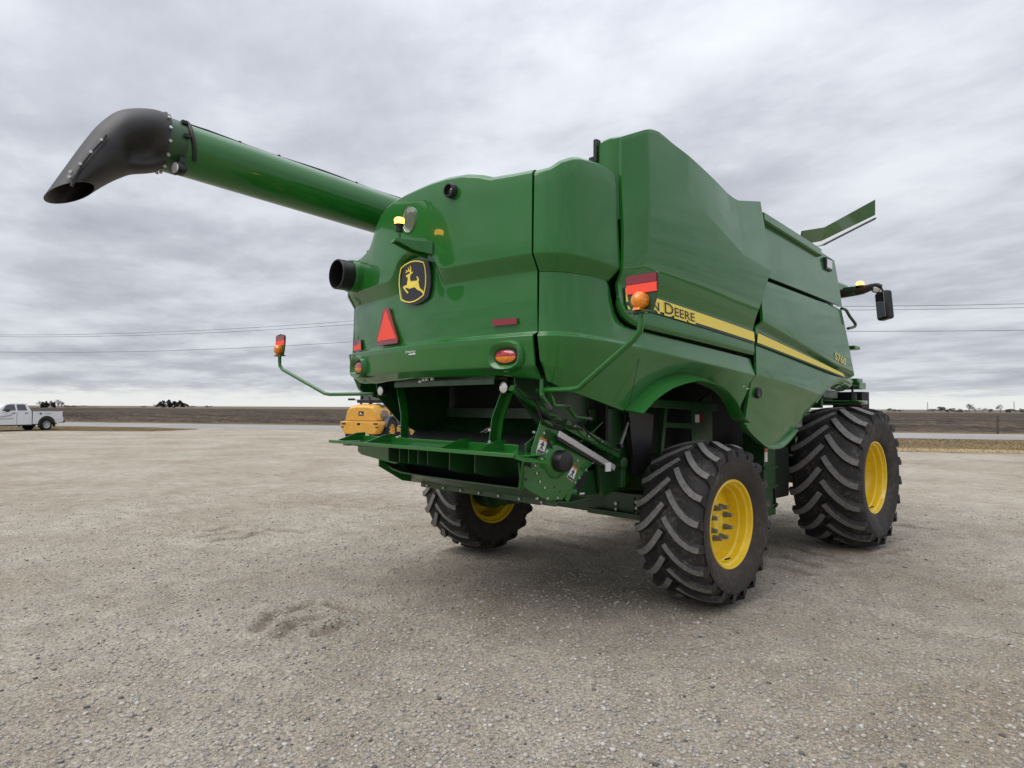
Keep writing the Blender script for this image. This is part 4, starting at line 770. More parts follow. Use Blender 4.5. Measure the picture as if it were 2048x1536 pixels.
# ---- rear axle, hubs, front axle
mb = MB(); mb.box((0, 0, .815), (2.0, .26, .245)); ra = mb.build('rear_axle', GREEND, CH, bevel=.012)
mb = MB()
for xx in (-.86, .86):
    for dz in (-.075, -.02, .04): mb.cyl((xx+.05, -.155, .815+dz), (xx+.05, -.128, .815+dz), .013, n=8)
    for dz in (-.06, .0): mb.cyl((xx-.20*np.sign(xx), -.155, .815+dz), (xx-.20*np.sign(xx), -.128, .815+dz), .017, n=8)
mb.box((.99, -.14, .70), (.035, .03, .035)); mb.box((-.62, -.14, .72), (.035, .03, .035)); tag(mb.build('axle_bolts', STEEL, ra), kind='stuff')
mb = MB()
for xx in (.88, .95): 
    for dz in (-.05, .01, .07): mb.cyl((xx, -.1335, .815+dz), (xx, -.120, .815+dz), .014, n=10)
mb.build('axle_holes', DARKG, ra)
for sg in (1, -1):
    mb = MB(); mb.lathe([(.9, .0), (.9, .11), (1.12, .12), (1.14, .16), (1.30, .16), (1.32, .21), (1.50, .21), (1.60, .12), (1.66, .10)], (0, 0, RR), (sg, 0, 0), 28); mb.box((1.06*sg, 0, RR+.05), (.16, .22, .34)); mb.build('wheel_hub', GREEND, ra)
    mb = MB(); mb.bar((1.05*sg, -.2, .72), (.35*sg, -.2, .72), .05, .05); mb.build('steering_rod', GREEND, ra)
mb = MB(); mb.box((0, 3.6771, .95), (2.3, .34, .34)); mb.lathe([(-1.35, .16), (1.35, .16)], (0, 3.6771, RF), (1, 0, 0), 24); mb.build('front_axle', GREEND, CH, bevel=.01)
# ---- machine core under the skin, its deep shade put into near-black colour
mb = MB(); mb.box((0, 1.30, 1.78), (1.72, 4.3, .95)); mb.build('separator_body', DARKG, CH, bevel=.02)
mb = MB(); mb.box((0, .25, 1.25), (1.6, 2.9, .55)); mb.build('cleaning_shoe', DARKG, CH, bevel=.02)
mb = MB(); mb.box((0, .1, 2.16), (2.6, 2.9, .12)); mb.build('light_block_deck', DARKG, CH)  # unseen deck, here to block light over the underbody
for sg in (1, -1):
    mb = MB(); mb.bar((.93*sg, -1.35, 1.12), (.93*sg, 3.6, 1.05), .09, .22); mb.build('chassis_rail', GREEND, CH, bevel=.008)
    mb = MB(); mb.bar((1.08*sg, -.9, 1.86), (1.08*sg, 1.1, 1.80), .06, .085); mb.build('frame_rail', GREEND, CH, bevel=.006)
    mb = MB(); mb.prism([(1.05*sg, .62, 1.80), (1.05*sg, 1.05, 1.98), (1.05*sg, 1.05, 1.2), (1.05*sg, .62, 1.2)], (.03*sg, 0, 0)); o = mb.build('side_plate', GREEND, CH, bevel=.004)
    mb = MB(); mb.bar((1.07*sg, .1, 1.62), (1.07*sg, .62, 1.60), .03, .05); mb.bar((1.07*sg, .02, 1.3), (1.07*sg, .12, 1.85), .05, .05); mb.build('frame_brace', GREEND, CH)
    mb = MB(); mb.prism([(1.0*sg, -1.05, 1.78), (1.0*sg, -.55, 1.78), (1.0*sg, -.38, 1.1), (1.0*sg, -.85, .98)], (.04*sg, 0, 0)); mb.build('shield_plate', GREEND, CH, bevel=.004)
    mb = MB(); mb.prism([(1.12*sg, -.62, 1.80), (1.12*sg, -.20, 1.72), (1.12*sg, -.28, 1.25), (1.12*sg, -.42, 1.14), (1.12*sg, -.52, 1.18)], (.035*sg, 0, 0)); mb.build('rubber_flap', BLACK, CH)
    # steps and tank brackets between the wheels
    mb = MB(); mb.box((1.20*sg, 1.92, 1.02), (.26, .30, .96)); st = mb.build('step_column', GREEND, CH, bevel=.008)
    for z in (.66, .88, 1.10): mb = MB(); mb.box((1.335*sg, 1.92, z), (.03, .34, .025)); mb.build('step_rung', GREEND, st)
    mb = MB(); mb.box((.98*sg, 2.3, 1.0), (.5, .8, .62)); mb.build('fuel_tank', DARKG, CH, bevel=.03)
    mb = MB(); mb.box((1.338*sg, 1.80, 1.25), (.006, .07, .15)); mb.build('warning_decal', WHITE, st); mb = MB(); mb.box((1.340*sg, 1.80, 1.305), (.006, .07, .04)); mb.build('decal_header', ORNG, st)
    mb = MB(); mb.box((1.336*sg, 2.02, .74), (.03, .025, .22)); mb.box((1.345*sg, 2.02, .66), (.03, .05, .05)); mb.build('step_fitting', BLACK, st)
mb = MB(); mb.box((1.084, .72, 1.68), (.006, .08, .085)); mb.build('warning_decal', WHITE, CH); mb = MB(); mb.box((1.084, .80, 1.68), (.006, .075, .085)); mb.build('warning_decal', REDR, CH)
# ---- rear light bar, straw chopper, tailboard
for sg in (1, -1):
    c = Vector((.90*sg, -1.95, 1.95)); mb = MB(); mb.lathe([(-.07, .02), (-.05, .045), (.0, .052), (.012, .050), (.012, 0)], c, (0, -1, 0), 28); mb.cyl(c+Vector((0, .04, .03)), c+Vector((0, .06, .12)), .014, n=8); o = mb.build('work_light', BLACK, CH)
    mb = MB(); mb.lathe([(.010, .047), (.017, .043), (.024, .025), (.027, 0)], c, (0, -1, 0), 28); mb.build('work_light_lens', LAMPG, o)
mb = MB(); mb.box((.12, -1.97, 2.03), (1.42, .05, .035)); mb.box((.12, -2.0, 2.0), (1.42, .012, .05)); mb.build('light_bar', GREEND, CH, bevel=.003)
mb = MB(); P = [(-.05, -1.99, 2.045), (.2, -2.0, 2.03), (.45, -1.99, 2.045), (.75, -1.97, 2.04), (.92, -1.93, 2.02)]; mb.tube(P, .012, 7, smooth=4); mb.build('light_cable', CABLE, CH)
mb = MB()
for x in (-.16, -.11, -.06, .02): mb.box((x, -2.012, 2.03+.01*math.sin(x*90)), (.03, .02, .022))
mb.build('cable_connectors', WHITE, CH)
for sg in (1, -1):
    mb = MB(); a, b_, c = Vector((.80*sg, -1.80, 2.02)), Vector((.665*sg, -1.83, 1.70)), Vector((.64*sg, -1.85, 1.43))
    for p, q in ((a, b_), (b_, c)): mb.bar(p, q, .012, .085, up=(0, 1, 0)); mb.bar(p+Vector((.03*sg, .035, 0)), q+Vector((.03*sg, .035, 0)), .06, .012, up=(0, 1, 0))
    o = mb.build('tailboard_strut', GREEN, CH)
    mb = MB()
    for z in (1.50, 1.60): p = Vector((.652*sg, -1.88, z)); mb.cyl(p, p+Vector((.012*sg, -.02, 0)), .014, n=8)
    tag(mb.build('strut_bolts', STEEL, o), kind='stuff')
    # discharge side wall
    mb = MB(); mb.prism([(1.0*sg, -1.95, 2.06), (1.0*sg, -1.92, 1.884), (1.0*sg, -1.653, 1.626), (1.0*sg, -1.206, 1.413), (1.0*sg, -1.0, 1.45), (1.0*sg, -1.0, 2.06)], (.012*sg, 0, 0)); mb.build('discharge_wall', GREEND, CH)
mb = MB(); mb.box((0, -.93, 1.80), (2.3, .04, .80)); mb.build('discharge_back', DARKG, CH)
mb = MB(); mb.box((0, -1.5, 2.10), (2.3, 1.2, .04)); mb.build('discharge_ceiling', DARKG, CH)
# chopper housing
TBX = 1.345
plate = [(1083, 838), (1100, 842), (1117, 863), (1187, 925), (1150, 967), (1125, 1000), (1094, 1001), (1066, 986), (1042, 970), (1038, 925), (1064, 937), (1064, 900)]
PP = [onX(x, y, 1.20) for x, y in plate]
mb = MB(); mb.prism(PP, (-.014, 0, 0)); CHP = mb.build('chopper_side_plate', GREEN, CH, bevel=.003)
mb = MB(); mb.prism([(-.86, y, z) for y, z in ((-2.0, 1.2), (-1.72, 1.04), (-1.5, 1.0), (-1.3, 1.10), (-1.1, 1.32), (-1.1, 1.40), (-2.0, 1.40))], (.014, 0, 0)); mb.build('chopper_side_plate', GREEN, CH, bevel=.003)
bl = [(415, 605), (330, 808), (330, 917), (345, 990), (375, 1070), (420, 1130), (350, 1232), (450, 1232), (545, 1226), (735, 868), (885, 890), (820, 960), (755, 1035), (715, 1080), (320, 597)]
mb = MB()
for u, v in bl: p = Vector(onX(1000+.2083*u, 740+.2083*v, 1.20)); mb.cyl(p-Vector((.003, 0, 0)), p+Vector((.012, 0, 0)), .0105, n=6)
tag(mb.build('plate_bolts', STEEL, CHP), kind='stuff')
mb = MB()
for u, v in [(395, 880), (350, 905), (375, 988), (250, 1050), (640, 660), (775, 945), (520, 1126), (575, 1168), (380, 1240), (590, 665)]: p = Vector(onX(1000+.2083*u, 740+.2083*v, 1.20)); mb.cyl(p-Vector((.001, 0, 0)), p+Vector((.0015, 0, 0)), .009, n=8)
tag(mb.build('plate_holes', DARKG, CHP), kind='stuff')
c = Vector(onX(1119, 922, 1.24)); mb = MB(); mb.lathe([(-.045, .088), (.05, .088), (.075, .080), (.082, .066), (.084, 0)], c, (1, 0, 0), 32); mb.build('bearing_cap', BLACK, CHP)
mb = MB(); mb.lathe([(-.04, .145), (-.022, .135), (-.005, .10), (-.005, .08)], c, (1, 0, 0), 32); mb.build('bearing_boss', GREEN, CHP)
def wdecal(px, X0, nm='warning_decal'):
    P = [Vector(onX(x, y, X0+.003)) for x, y in px]; mb = MB(); mb.prism(P, (-.003, 0, 0)); o = mb.build(nm, WHITE, CHP)
    a, b_, c_, d_ = P; L = lambda u, v: a.lerp(b_, u).lerp(d_.lerp(c_, u), v)+Vector((.0015, 0, 0))
    def q(poly, m, n2): mb = MB(); mb.prism([L(u, v) for u, v in poly], (.0015, 0, 0)); mb.build(n2, m, o)
    q([(0, 0), (1, 0), (1, .14), (0, .14)], ORNG, 'decal_header'); q([(.06, .80), (.94, .80), (.94, .97), (.06, .97)], GREY, 'decal_text_block')
    q([(.42, .22), (.58, .22), (.6, .34), (.75, .42), (.7, .48), (.56, .43), (.55, .55), (.72, .72), (.62, .74), (.45, .60), (.34, .75), (.25, .73), (.42, .52), (.40, .42), (.25, .48), (.22, .42), (.42, .33)], DECK, 'decal_pictogram')
wdecal([(1081, 874), (1095.5, 880), (1087, 910), (1072.5, 904)], 1.20)
wdecal([(1146, 931), (1155, 937), (1145.5, 964), (1133.5, 954)], 1.20)
# housing drum, floor pan, chute, wing
mb = MB(); mb.lathe([(-.83, 0), (-.83, .25), (1.18, .25), (1.18, 0)], (0, -1.48, 1.30), (1, 0, 0), 32); mb.build('chopper_drum', DARKG, CH)
pr = [(-2.06, 1.175), (-1.98, 1.165), (-1.80, 1.095), (-1.62, 1.035), (-1.45, 1.012), (-1.25, 1.03)]
mb = MB(); mb.ring_loft([[(x, y+d*(k < 3), z+d*.35*(k < 3)) for k, (y, z) in enumerate(pr)]+[(x, y+d*(k > 2), z-.012+d*.35*(k > 2)) for k, (y, z) in enumerate(reversed(pr))] for x, d in ((-.84, .14), (-.62, .06), (-.4, .015), (0, 0), (.6, 0), (1.186, 0))], True, True); pan = mb.build('floor_pan', GREEND, CH)
mb = MB(); mb.bar((-.62, -1.64, 1.015), (1.186, -1.64, 1.015), .03, .045); mb.build('pan_flange', GREEND, pan)
mb = MB()
for x in np.linspace(-.5, 1.05, 7): mb.cyl((x, -1.675, 1.015), (x, -1.655, 1.015), .011, n=6)
tag(mb.build('pan_bolts', STEEL, pan), kind='stuff')
pr = [(-1.7, 1.40), (-1.5, 1.435), (-1.3, 1.51), (-1.12, 1.60), (-1.0, 1.67)]
mb = MB(); mb.ring_loft([[(x, y, z) for y, z in pr]+[(x, y, z-.012) for y, z in reversed(pr)] for x in (-.97, 1.16)], True, True); mb.build('straw_chute', GREEND, CH)
mb = MB(); mb.bar((-.95, -1.03, 1.73), (.95, -1.03, 1.73), .10, .10); mb.build('chute_beam', GREEND, CH)
mb = MB(); p = onY(970, 867, -1.24); mb.bar((p[0], -1.33, 1.505), (p[0], -1.16, 1.587), .09, .006); dq = mb.build('chute_decal', WHITE, CH); mb = MB(); mb.bar((p[0], -1.19, 1.575), (p[0], -1.158, 1.591), .092, .008); mb.build('decal_header', ORNG, dq); mb = MB(); mb.bar((p[0]-.02, -1.29, 1.527), (p[0]+.02, -1.22, 1.561), .025, .008); mb.build('decal_pictogram', DECK, dq)
# tailboard with upright fins
mb = MB(); mb.box((0, -2.10, 1.432), (2*TBX, .34, .014)); mb.bar((-TBX-.0, -2.27, 1.438), (TBX, -2.27, 1.438), .022, .030); mb.bar((-TBX+.06, -1.945, 1.462), (1.06, -1.945, 1.462), .012, .062); TB = mb.build('tailboard', GREEN, CH, bevel=.003)
for x in (-1.27, -.74, .42, .86):
    mb = MB(); mb.prism([(x, -2.26, 1.44), (x+.02, -1.92, 1.44), (x+.02, -1.92, 1.525), (x+.012, -2.02, 1.52)], (.010, 0, 0)); mb.build('tailboard_fin', GREEN, TB)
mb = MB(); mb.prism([(TBX-.03, -2.27, 1.425), (TBX+.09, -2.255, 1.40), (TBX+.085, -1.98, 1.37), (1.20, -1.90, 1.42), (1.0, -1.95, 1.44)], (0, 0, .012)); mb.build('tailboard_corner', GREEN, TB)
mb = MB(); mb.prism([(1.20, -2.02, 1.425), (1.385, -2.235, 1.40), (1.21, -2.10, 1.17), (1.20, -2.04, 1.17)], (.008, .01, 0)); mb.build('end_deflector', GREEN, TB)
mb = MB(); mb.prism([(-1.22, -2.02, 1.42), (-.50, -2.02, 1.42), (-.46, -2.02, 1.26), (-.56, -2.02, 1.245), (-1.15, -2.02, 1.30), (-1.22, -2.02, 1.33)], (0, .012, 0)); mb.build('left_wing', GREEN, TB, bevel=.004)
for i, x in enumerate((-.42, -.24, -.10, .04, .18, .48, .80)):
    mb = MB(); h = .17 if i < 5 else .2; cur = .03+.012*i
    sec = [(x+cur*((y+2.18)/.5)**2, y) for y in np.linspace(-2.18, -1.66, 7)]
    mb.ring_loft([[(a, y, 1.42), (a, y, 1.42-h*(.75+.25*math.sin((y+2.18)/.52*3.1))), (a+.008, y, 1.42-h*(.75+.25*math.sin((y+2.18)/.52*3.1))), (a+.008, y, 1.42)] for a, y in sec], True, True); mb.build('straw_vane', GREEND, TB)
mb = MB(); mb.lathe([(-.004, .0), (-.004, .20), (.004, .21), (.004, 0)], (-1.0, -1.98, 1.405), (0, 0, 1), 20); mb.box((-1.36, -2.05, 1.40), (.1, .06, .03)); mb.build('board_pivot', GREEND, TB)
for sg in (1, -1):
    if sg < 0: A_, B_ = Vector(onX(858, 882, -1.0)), Vector(onX(908, 848, -1.0)); mb = MB(); mb.bar(A_, B_, .03, .06); mb.build('board_hinge_arm', GREEND, CH); continue
    mb = MB(); mb.prism([(1.14*sg, -1.95, 1.42), (1.14*sg, -1.86, 1.46), (1.14*sg, -1.60, 1.68), (1.14*sg, -1.63, 1.72), (1.14*sg, -1.80, 1.60), (1.14*sg, -1.97, 1.50)], (.02*sg, 0, 0)); mb.build('board_hinge_arm', GREEND, CH, bevel=.003)
    mb = MB(); p = Vector((1.165*sg, -1.90, 1.475)); mb.cyl(p, p+Vector((.015*sg, 0, 0)), .014, n=8); mb.build('hinge_bolt', STEEL, CH)
# side rail, silver guard tube, gas strut, hoses
A_, B_ = Vector(onX(1117, 867, 1.26)), Vector(onX(1229, 936, 1.22)); mb = MB(); mb.bar(A_, B_, .02, .052, up=(0, 0, 1)); mb.build('silver_guard', mat('bare_aluminium', (.55, .55, .54), .4, metal=.5), CH, bevel=.006)
mb = MB(); mb.bar(A_+Vector((-.02, 0, -.035)), B_+Vector((-.02, 0, -.035)), .03, .03); mb.build('guard_seal', BLACK, CH)
A_, B_ = Vector(onX(1128, 848, 1.16)), Vector(onX(1236, 908, 1.12)); mb = MB(); mb.bar(A_, B_, .05, .085); rl_ = mb.build('slide_rail', GREEN, CH, bevel=.004)
mb = MB()
for k in (.12, .38, .62, .86): p = A_.lerp(B_, k)+Vector((.025, 0, .005)); mb.cyl(p, p+Vector((.014, 0, 0)), .016, n=8)
tag(mb.build('rail_bolts', STEEL, rl_), kind='stuff')
A_, B_ = Vector(onX(1257, 841, 1.2)), Vector(onX(1239, 893, 1.2)); mb = MB(); mb.tube([A_, A_.lerp(B_, .45)], .013, 10); mb.tube([A_.lerp(B_, .42), B_], .018, 10); o = mb.build('gas_strut', mat('strut_grey', (.20, .20, .20), .35, metal=.6), CH)
for p in (A_, B_): mb = MB(); mb.lathe([(-.02, .022), (.03, .022), (.034, .012), (.034, 0)], p, (1, 0, 0), 16); mb.build('strut_pivot', BLACK, o)
for pts, nm in ((((1084, 757), (1084, 792), (1093, 806)), 'hanger_bar'), (((1096, 772), (1107, 810), (1128, 811)), 'hanger_bar'), (((1137, 815), (1150, 833), (1172, 836)), 'hanger_bar')):
    mb = MB(); P = [Vector(onX(x, y, 1.30)) for x, y in pts]
    for a, b_ in zip(P, P[1:]): mb.bar(a, b_, .02, .035, up=(1, 0, 0))
    o = mb.build(nm, GREEN, CH, bevel=.003); mb = MB(); d = (P[-1]-P[-2]).normalized(); mb.bar(P[-1]+d*.001, P[-1]+d*.06, .022, .037, up=(1, 0, 0)); mb.build('rubber_end', GREY, o)
mb = MB()
for pts in (((1070, 802), (1085, 825), (1110, 842), (1140, 853), (1165, 860)), ((1075, 812), (1083, 838), (1100, 852), (1122, 858)), ((1160, 845), (1180, 870), (1210, 890), (1240, 905)), ((1030, 770), (1050, 795), (1085, 798)), ((1100, 860), (1097, 880), (1104, 897))):
    mb.tube([Vector(onX(x, y, 1.22)) for x, y in pts], .010, 7, smooth=5)
mb.build('hydraulic_hoses', CABLE, CH)
mb = MB(); mb.bar(Vector(onX(1023, 775, 1.08)), Vector(onX(1120, 843, 1.08)), .05, .05); mb.build('diagonal_brace', GREEN, CH, bevel=.004)
mb = MB(); p = Vector(onX(1216, 934, 1.24)); mb.box(p+Vector((0, 0, .0)), (.012, .07, .075)); mb.build('info_tag', WHITE, CH)
mb = MB(); p = Vector(onX(1240, 925, 1.16)); mb.lathe([(-.05, .05), (.05, .05), (.055, .03), (.055, 0)], p, (1, 0, 0), 20); mb.box(p+Vector((0, .02, -.12)), (.05, .06, .2)); mb.build('tension_bracket', GREEND, CH, bevel=.004)
mb = MB(); p = Vector(onX(1140, 985, 1.17)); mb.cyl(p+Vector((-.1, -.06, .02)), p+Vector((.02, .06, -.0)), .03, n=14); mb.bar(p+Vector((0, .05, .1)), p+Vector((0, -.06, -.06)), .03, .05); mb.build('lock_pivot', GREEN, CH); mb = MB(); p = Vector(onX(1158, 988, 1.2)); mb.cyl(p, p+Vector((.01, .05, 0)), .012, n=8); mb.build('lock_pin', STEEL, CH)
# ---- front: tank extension flap, mirror arm with beacon, hand rail, steps, cab
fl = [onX(1605, 461.5, 1.55), onX(1649, 454.5, 1.64), onX(1750.5, 399, 1.855), onX(1750.5, 430, 1.80), onX(1643, 482, 1.55), onX(1600, 490, 1.46)]
F_ = [Vector(p) for p in fl]; mb = MB(); t_ = Vector((-.02, .012, 0)); mb.add([F_[0], F_[1], F_[4], F_[5]]+[p+t_ for p in (F_[0], F_[1], F_[4], F_[5])], [(0, 1, 2, 3), (7, 6, 5, 4), (0, 4, 5, 1), (2, 6, 7, 3), (0, 3, 7, 4)]); mb.add([F_[1], F_[2], F_[3], F_[4]]+[p+t_ for p in (F_[1], F_[2], F_[3], F_[4])], [(0, 1, 2, 3), (7, 6, 5, 4), (0, 4, 5, 1), (1, 5, 6, 2), (2, 6, 7, 3)]); fo = mb.build('tank_extension', GREEN, CH, smooth=20)
lo1, lo2 = Vector(onX(1750.5, 436.5, 1.80)), Vector(onX(1646, 490, 1.55)); mb = MB(); mb.bar(lo1, lo2, .03, .02); mb.build('extension_seal', BLACK, fo)
mb = MB(); mb.add([F_[3]+Vector((0, 0, -.05)), F_[4]+Vector((0, 0, -.05)), F_[4]+Vector((-1.6, .1, -.05)), F_[3]+Vector((-1.6, .1, -.05)), F_[3]+Vector((0, 0, -.065)), F_[4]+Vector((0, 0, -.065)), F_[4]+Vector((-1.6, .1, -.065)), F_[3]+Vector((-1.6, .1, -.065))], [(0, 1, 2, 3), (7, 6, 5, 4), (0, 4, 5, 1), (1, 5, 6, 2), (2, 6, 7, 3), (3, 7, 4, 0)]); mb.build('front_cover', mat('pale_cover', (.42, .42, .41), .5), fo)
MY = 4.3
ma = [Vector(onY(x, y, MY)) for x, y in ((1650, 592), (1690, 586), (1725, 580), (1752, 571), (1762, 574))]
mb = MB(); mb.tube(ma, [.07, .065, .06, .035, .03], 12, smooth=3); MA = mb.build('mirror_arm', mat('mirror_arm_brown', (.035, .022, .016), .5), CH)
p = Vector(onY(1700, 583, MY)); mb = MB(); mb.box(p, (.16, .12, .12)); mb.build('arm_clamp', GREEND, MA, bevel=.01)
p = Vector(onY(1720, 571, MY)); mb = MB(); mb.cyl(p+Vector((0, 0, -.03)), p, .06, n=20); mb.build('beacon_base', BLACK, MA); mb = MB(); mb.lathe([(0, .05), (.035, .05), (.055, .03), (.058, 0)], p, (0, 0, 1), 20); mb.build('beacon_lens', LIT, MA)
p = Vector(onY(1752, 576, MY)); mb = MB(); mb.lathe([(-.04, .03), (-.02, .06), (.0, .068), (.01, .064), (.014, 0)], p, (.35, -1, -.05), 24); mb.build('round_mirror', mat('mirror_shell', (.05, .05, .05), .3), MA); mb = MB(); mb.lathe([(.015, .058), (.024, .03), (.027, 0)], p, (.35, -1, -.05), 24); mb.build('round_mirror_glass', MIRR, MA)
p = Vector(onY(1769, 611, MY)); Rm = Matrix.Rotation(math.radians(-32), 3, 'Z')@Matrix.Rotation(math.radians(-6), 3, 'Y')
mb = MB(); mb.box(p, (.20, .12, .40), Rm); o = mb.build('mirror_housing', BLACK, MA, bevel=.03); mb = MB(); mb.box(p+Rm@Vector((-.005, -.062, 0)), (.155, .006, .34), Rm); mb.build('mirror_glass', MIRR, MA, bevel=.002); mb = MB(); mb.tube([Vector(onY(1762, 574, MY)), Vector(onY(1767, 585, MY)), Vector(onY(1768, 592, MY))], .012, 8); mb.build('mirror_stem', BLACK, MA)
mb = MB(); mb.tube([Vector(onX(x, y, 1.58)) for x, y in ((1683, 617), (1692, 620), (1699, 632), (1709, 645), (1711, 650), (1708, 654), (1696, 657))], .020, 8, smooth=2); mb.build('hand_rail', GREEND, CH)
for (x, y), w_ in (((1704, 696), .34), ((1709, 761), .26)): p = Vector(onX(x, y, 1.45)); mb = MB(); mb.box(p+Vector((-.1, 0, 0)), (.35, .22, .05)); mb.build('platform_step', GREEN, CH, bevel=.01)
p = Vector(onX(1711, 772, 1.35)); mb = MB(); mb.box(p+Vector((-.1, 0, 0)), (.4, .28, .10)); mb.build('platform_box', GREEN, CH, bevel=.01); mb = MB(); mb.box(p+Vector((-.05, -.05, -.22)), (.4, .3, .26)); mb.build('platform_step', DARKG, CH)
mb = MB(); mb.box((0, 4.55, 2.72), (1.9, 1.5, 1.75), taper=.92); cb_ = mb.build('cab', DARKG, CH, bevel=.04)
for sg in (1, -1): mb = MB(); mb.prism([(.95*sg, 3.95, 1.95), (.95*sg, 5.2, 1.95), (.90*sg, 5.1, 3.4), (.90*sg, 4.0, 3.4)], (.02*sg, 0, 0)); mb.build('cab_window', GLASS, cb_)
mb = MB(); mb.box((0, 4.5, 3.68), (2.1, 1.8, .16)); mb.build('cab_roof', GREEN, cb_, bevel=.04)
mb = MB(); mb.box((0, 4.9, 1.35), (1.4, 1.5, .8)); mb.build('feeder_house', GREEN, CH, bevel=.03)
for sg in (1, -1):
    q = Vector(onX(1729, 808, 1.62)); mb = MB(); mb.ring_loft([[(1.2*sg, y, z) for y, z in ((3.9, 1.9), (3.9, 1.86))], [(1.66*sg, y, z) for y, z in ((3.9, 1.9), (3.9, 1.86))]], False, False); mb.box((1.45*sg, 4.03, 1.88), (.5, .26, .05)); o = mb.build('wheel_fender', GREEN, CH, bevel=.02)
    mb = MB(); mb.box((1.62*sg, 3.92, 1.865), (.14, .02, .045)); mb.build('fender_reflector', REDR, o)
    mb = MB(); mb.cyl((1.55*sg, 4.0, 1.90), (1.55*sg, 4.0, 2.0), .05, n=16); mb.cyl((1.55*sg, 4.0, 2.0), (1.55*sg, 4.0, 2.10), .015, n=10); mb.lathe([(0, .03), (.02, .075), (.03, 0)], (1.55*sg, 4.0, 2.09), (0, 0, 1), 18); mb.build('breather', BLACK, o)
mb = MB(); mb.box((1.25, 3.35, 1.98), (.5, .5, .1)); mb.box((1.2, 3.2, 1.9), (.5, .06, .2)); mb.build('ladder_landing', GREEND, CH, bevel=.01)
# ================================================================== PICKUP TRUCK (local x forward, y to its left, origin under the rear axle)
TW = mat('truck_white', (.72, .74, .76), .25, coat=.6, var=.06, vs=3); TBLK = mat('truck_black_trim', (.012, .012, .013), .5); TT = mat('truck_tyre', (.014, .014, .015), .8, var=.4, vs=8); ALLOY = mat('alloy', (.55, .56, .57), .3, metal=.7)
def small_wheel(root, x, y, R, W, rim, rimmat, hubmat, side, spokes=5, nm='wheel'):
    o = empty(nm, (x, y, R)); o.parent = root
    mb = MB(); prof = [(-W/2+.02, rim), (-W/2, rim+.03), (-W/2, R-.07), (-W/2+.04, R-.015), (-W*.2, R), (W*.2, R), (W/2-.04, R-.015), (W/2, R-.07), (W/2, rim+.03), (W/2-.02, rim)]; mb.lathe(prof, axis=(0, 1, 0), n=36)
    for i in range(30):
        a = 2*math.pi*i/30
        for s in (-1, 1): aa = a+(.05 if s > 0 else 0); mb.box((math.cos(aa)*(R-.004), s*W*.24, math.sin(aa)*(R-.004)), (.03, W*.38, .05), Matrix.Rotation(-aa, 3, 'Y'))
    mb.build('tyre', TT, o, smooth=30)
    mb = MB(); s = side; mb.lathe([(s*(W/2-.01), rim), (s*(W/2-.03), rim-.03), (s*(W/2-.09), rim-.05), (s*(W/2-.11), rim*.55)], axis=(0, 1, 0), n=36); mb.lathe([(s*(W/2-.115), rim*.96), (s*(W/2-.12), 0)], axis=(0, 1, 0), n=24, mi=1); mb.lathe([(s*(W/2-.12), rim*.3), (s*(W/2-.05), rim*.28), (s*(W/2-.045), 0)], axis=(0, 1, 0), n=20)
    for k in range(spokes): a = 2*math.pi*k/spokes+.3; d = Vector((math.cos(a), 0, math.sin(a))); mb.bar(d*rim*.22+Vector((0, s*(W/2-.06), 0)), d*rim*.95+Vector((0, s*(W/2-.045), 0)), rim*.28, .03, up=(0, 1, 0))
    mb.build('rim', [rimmat, hubmat], o, smooth=30); return o
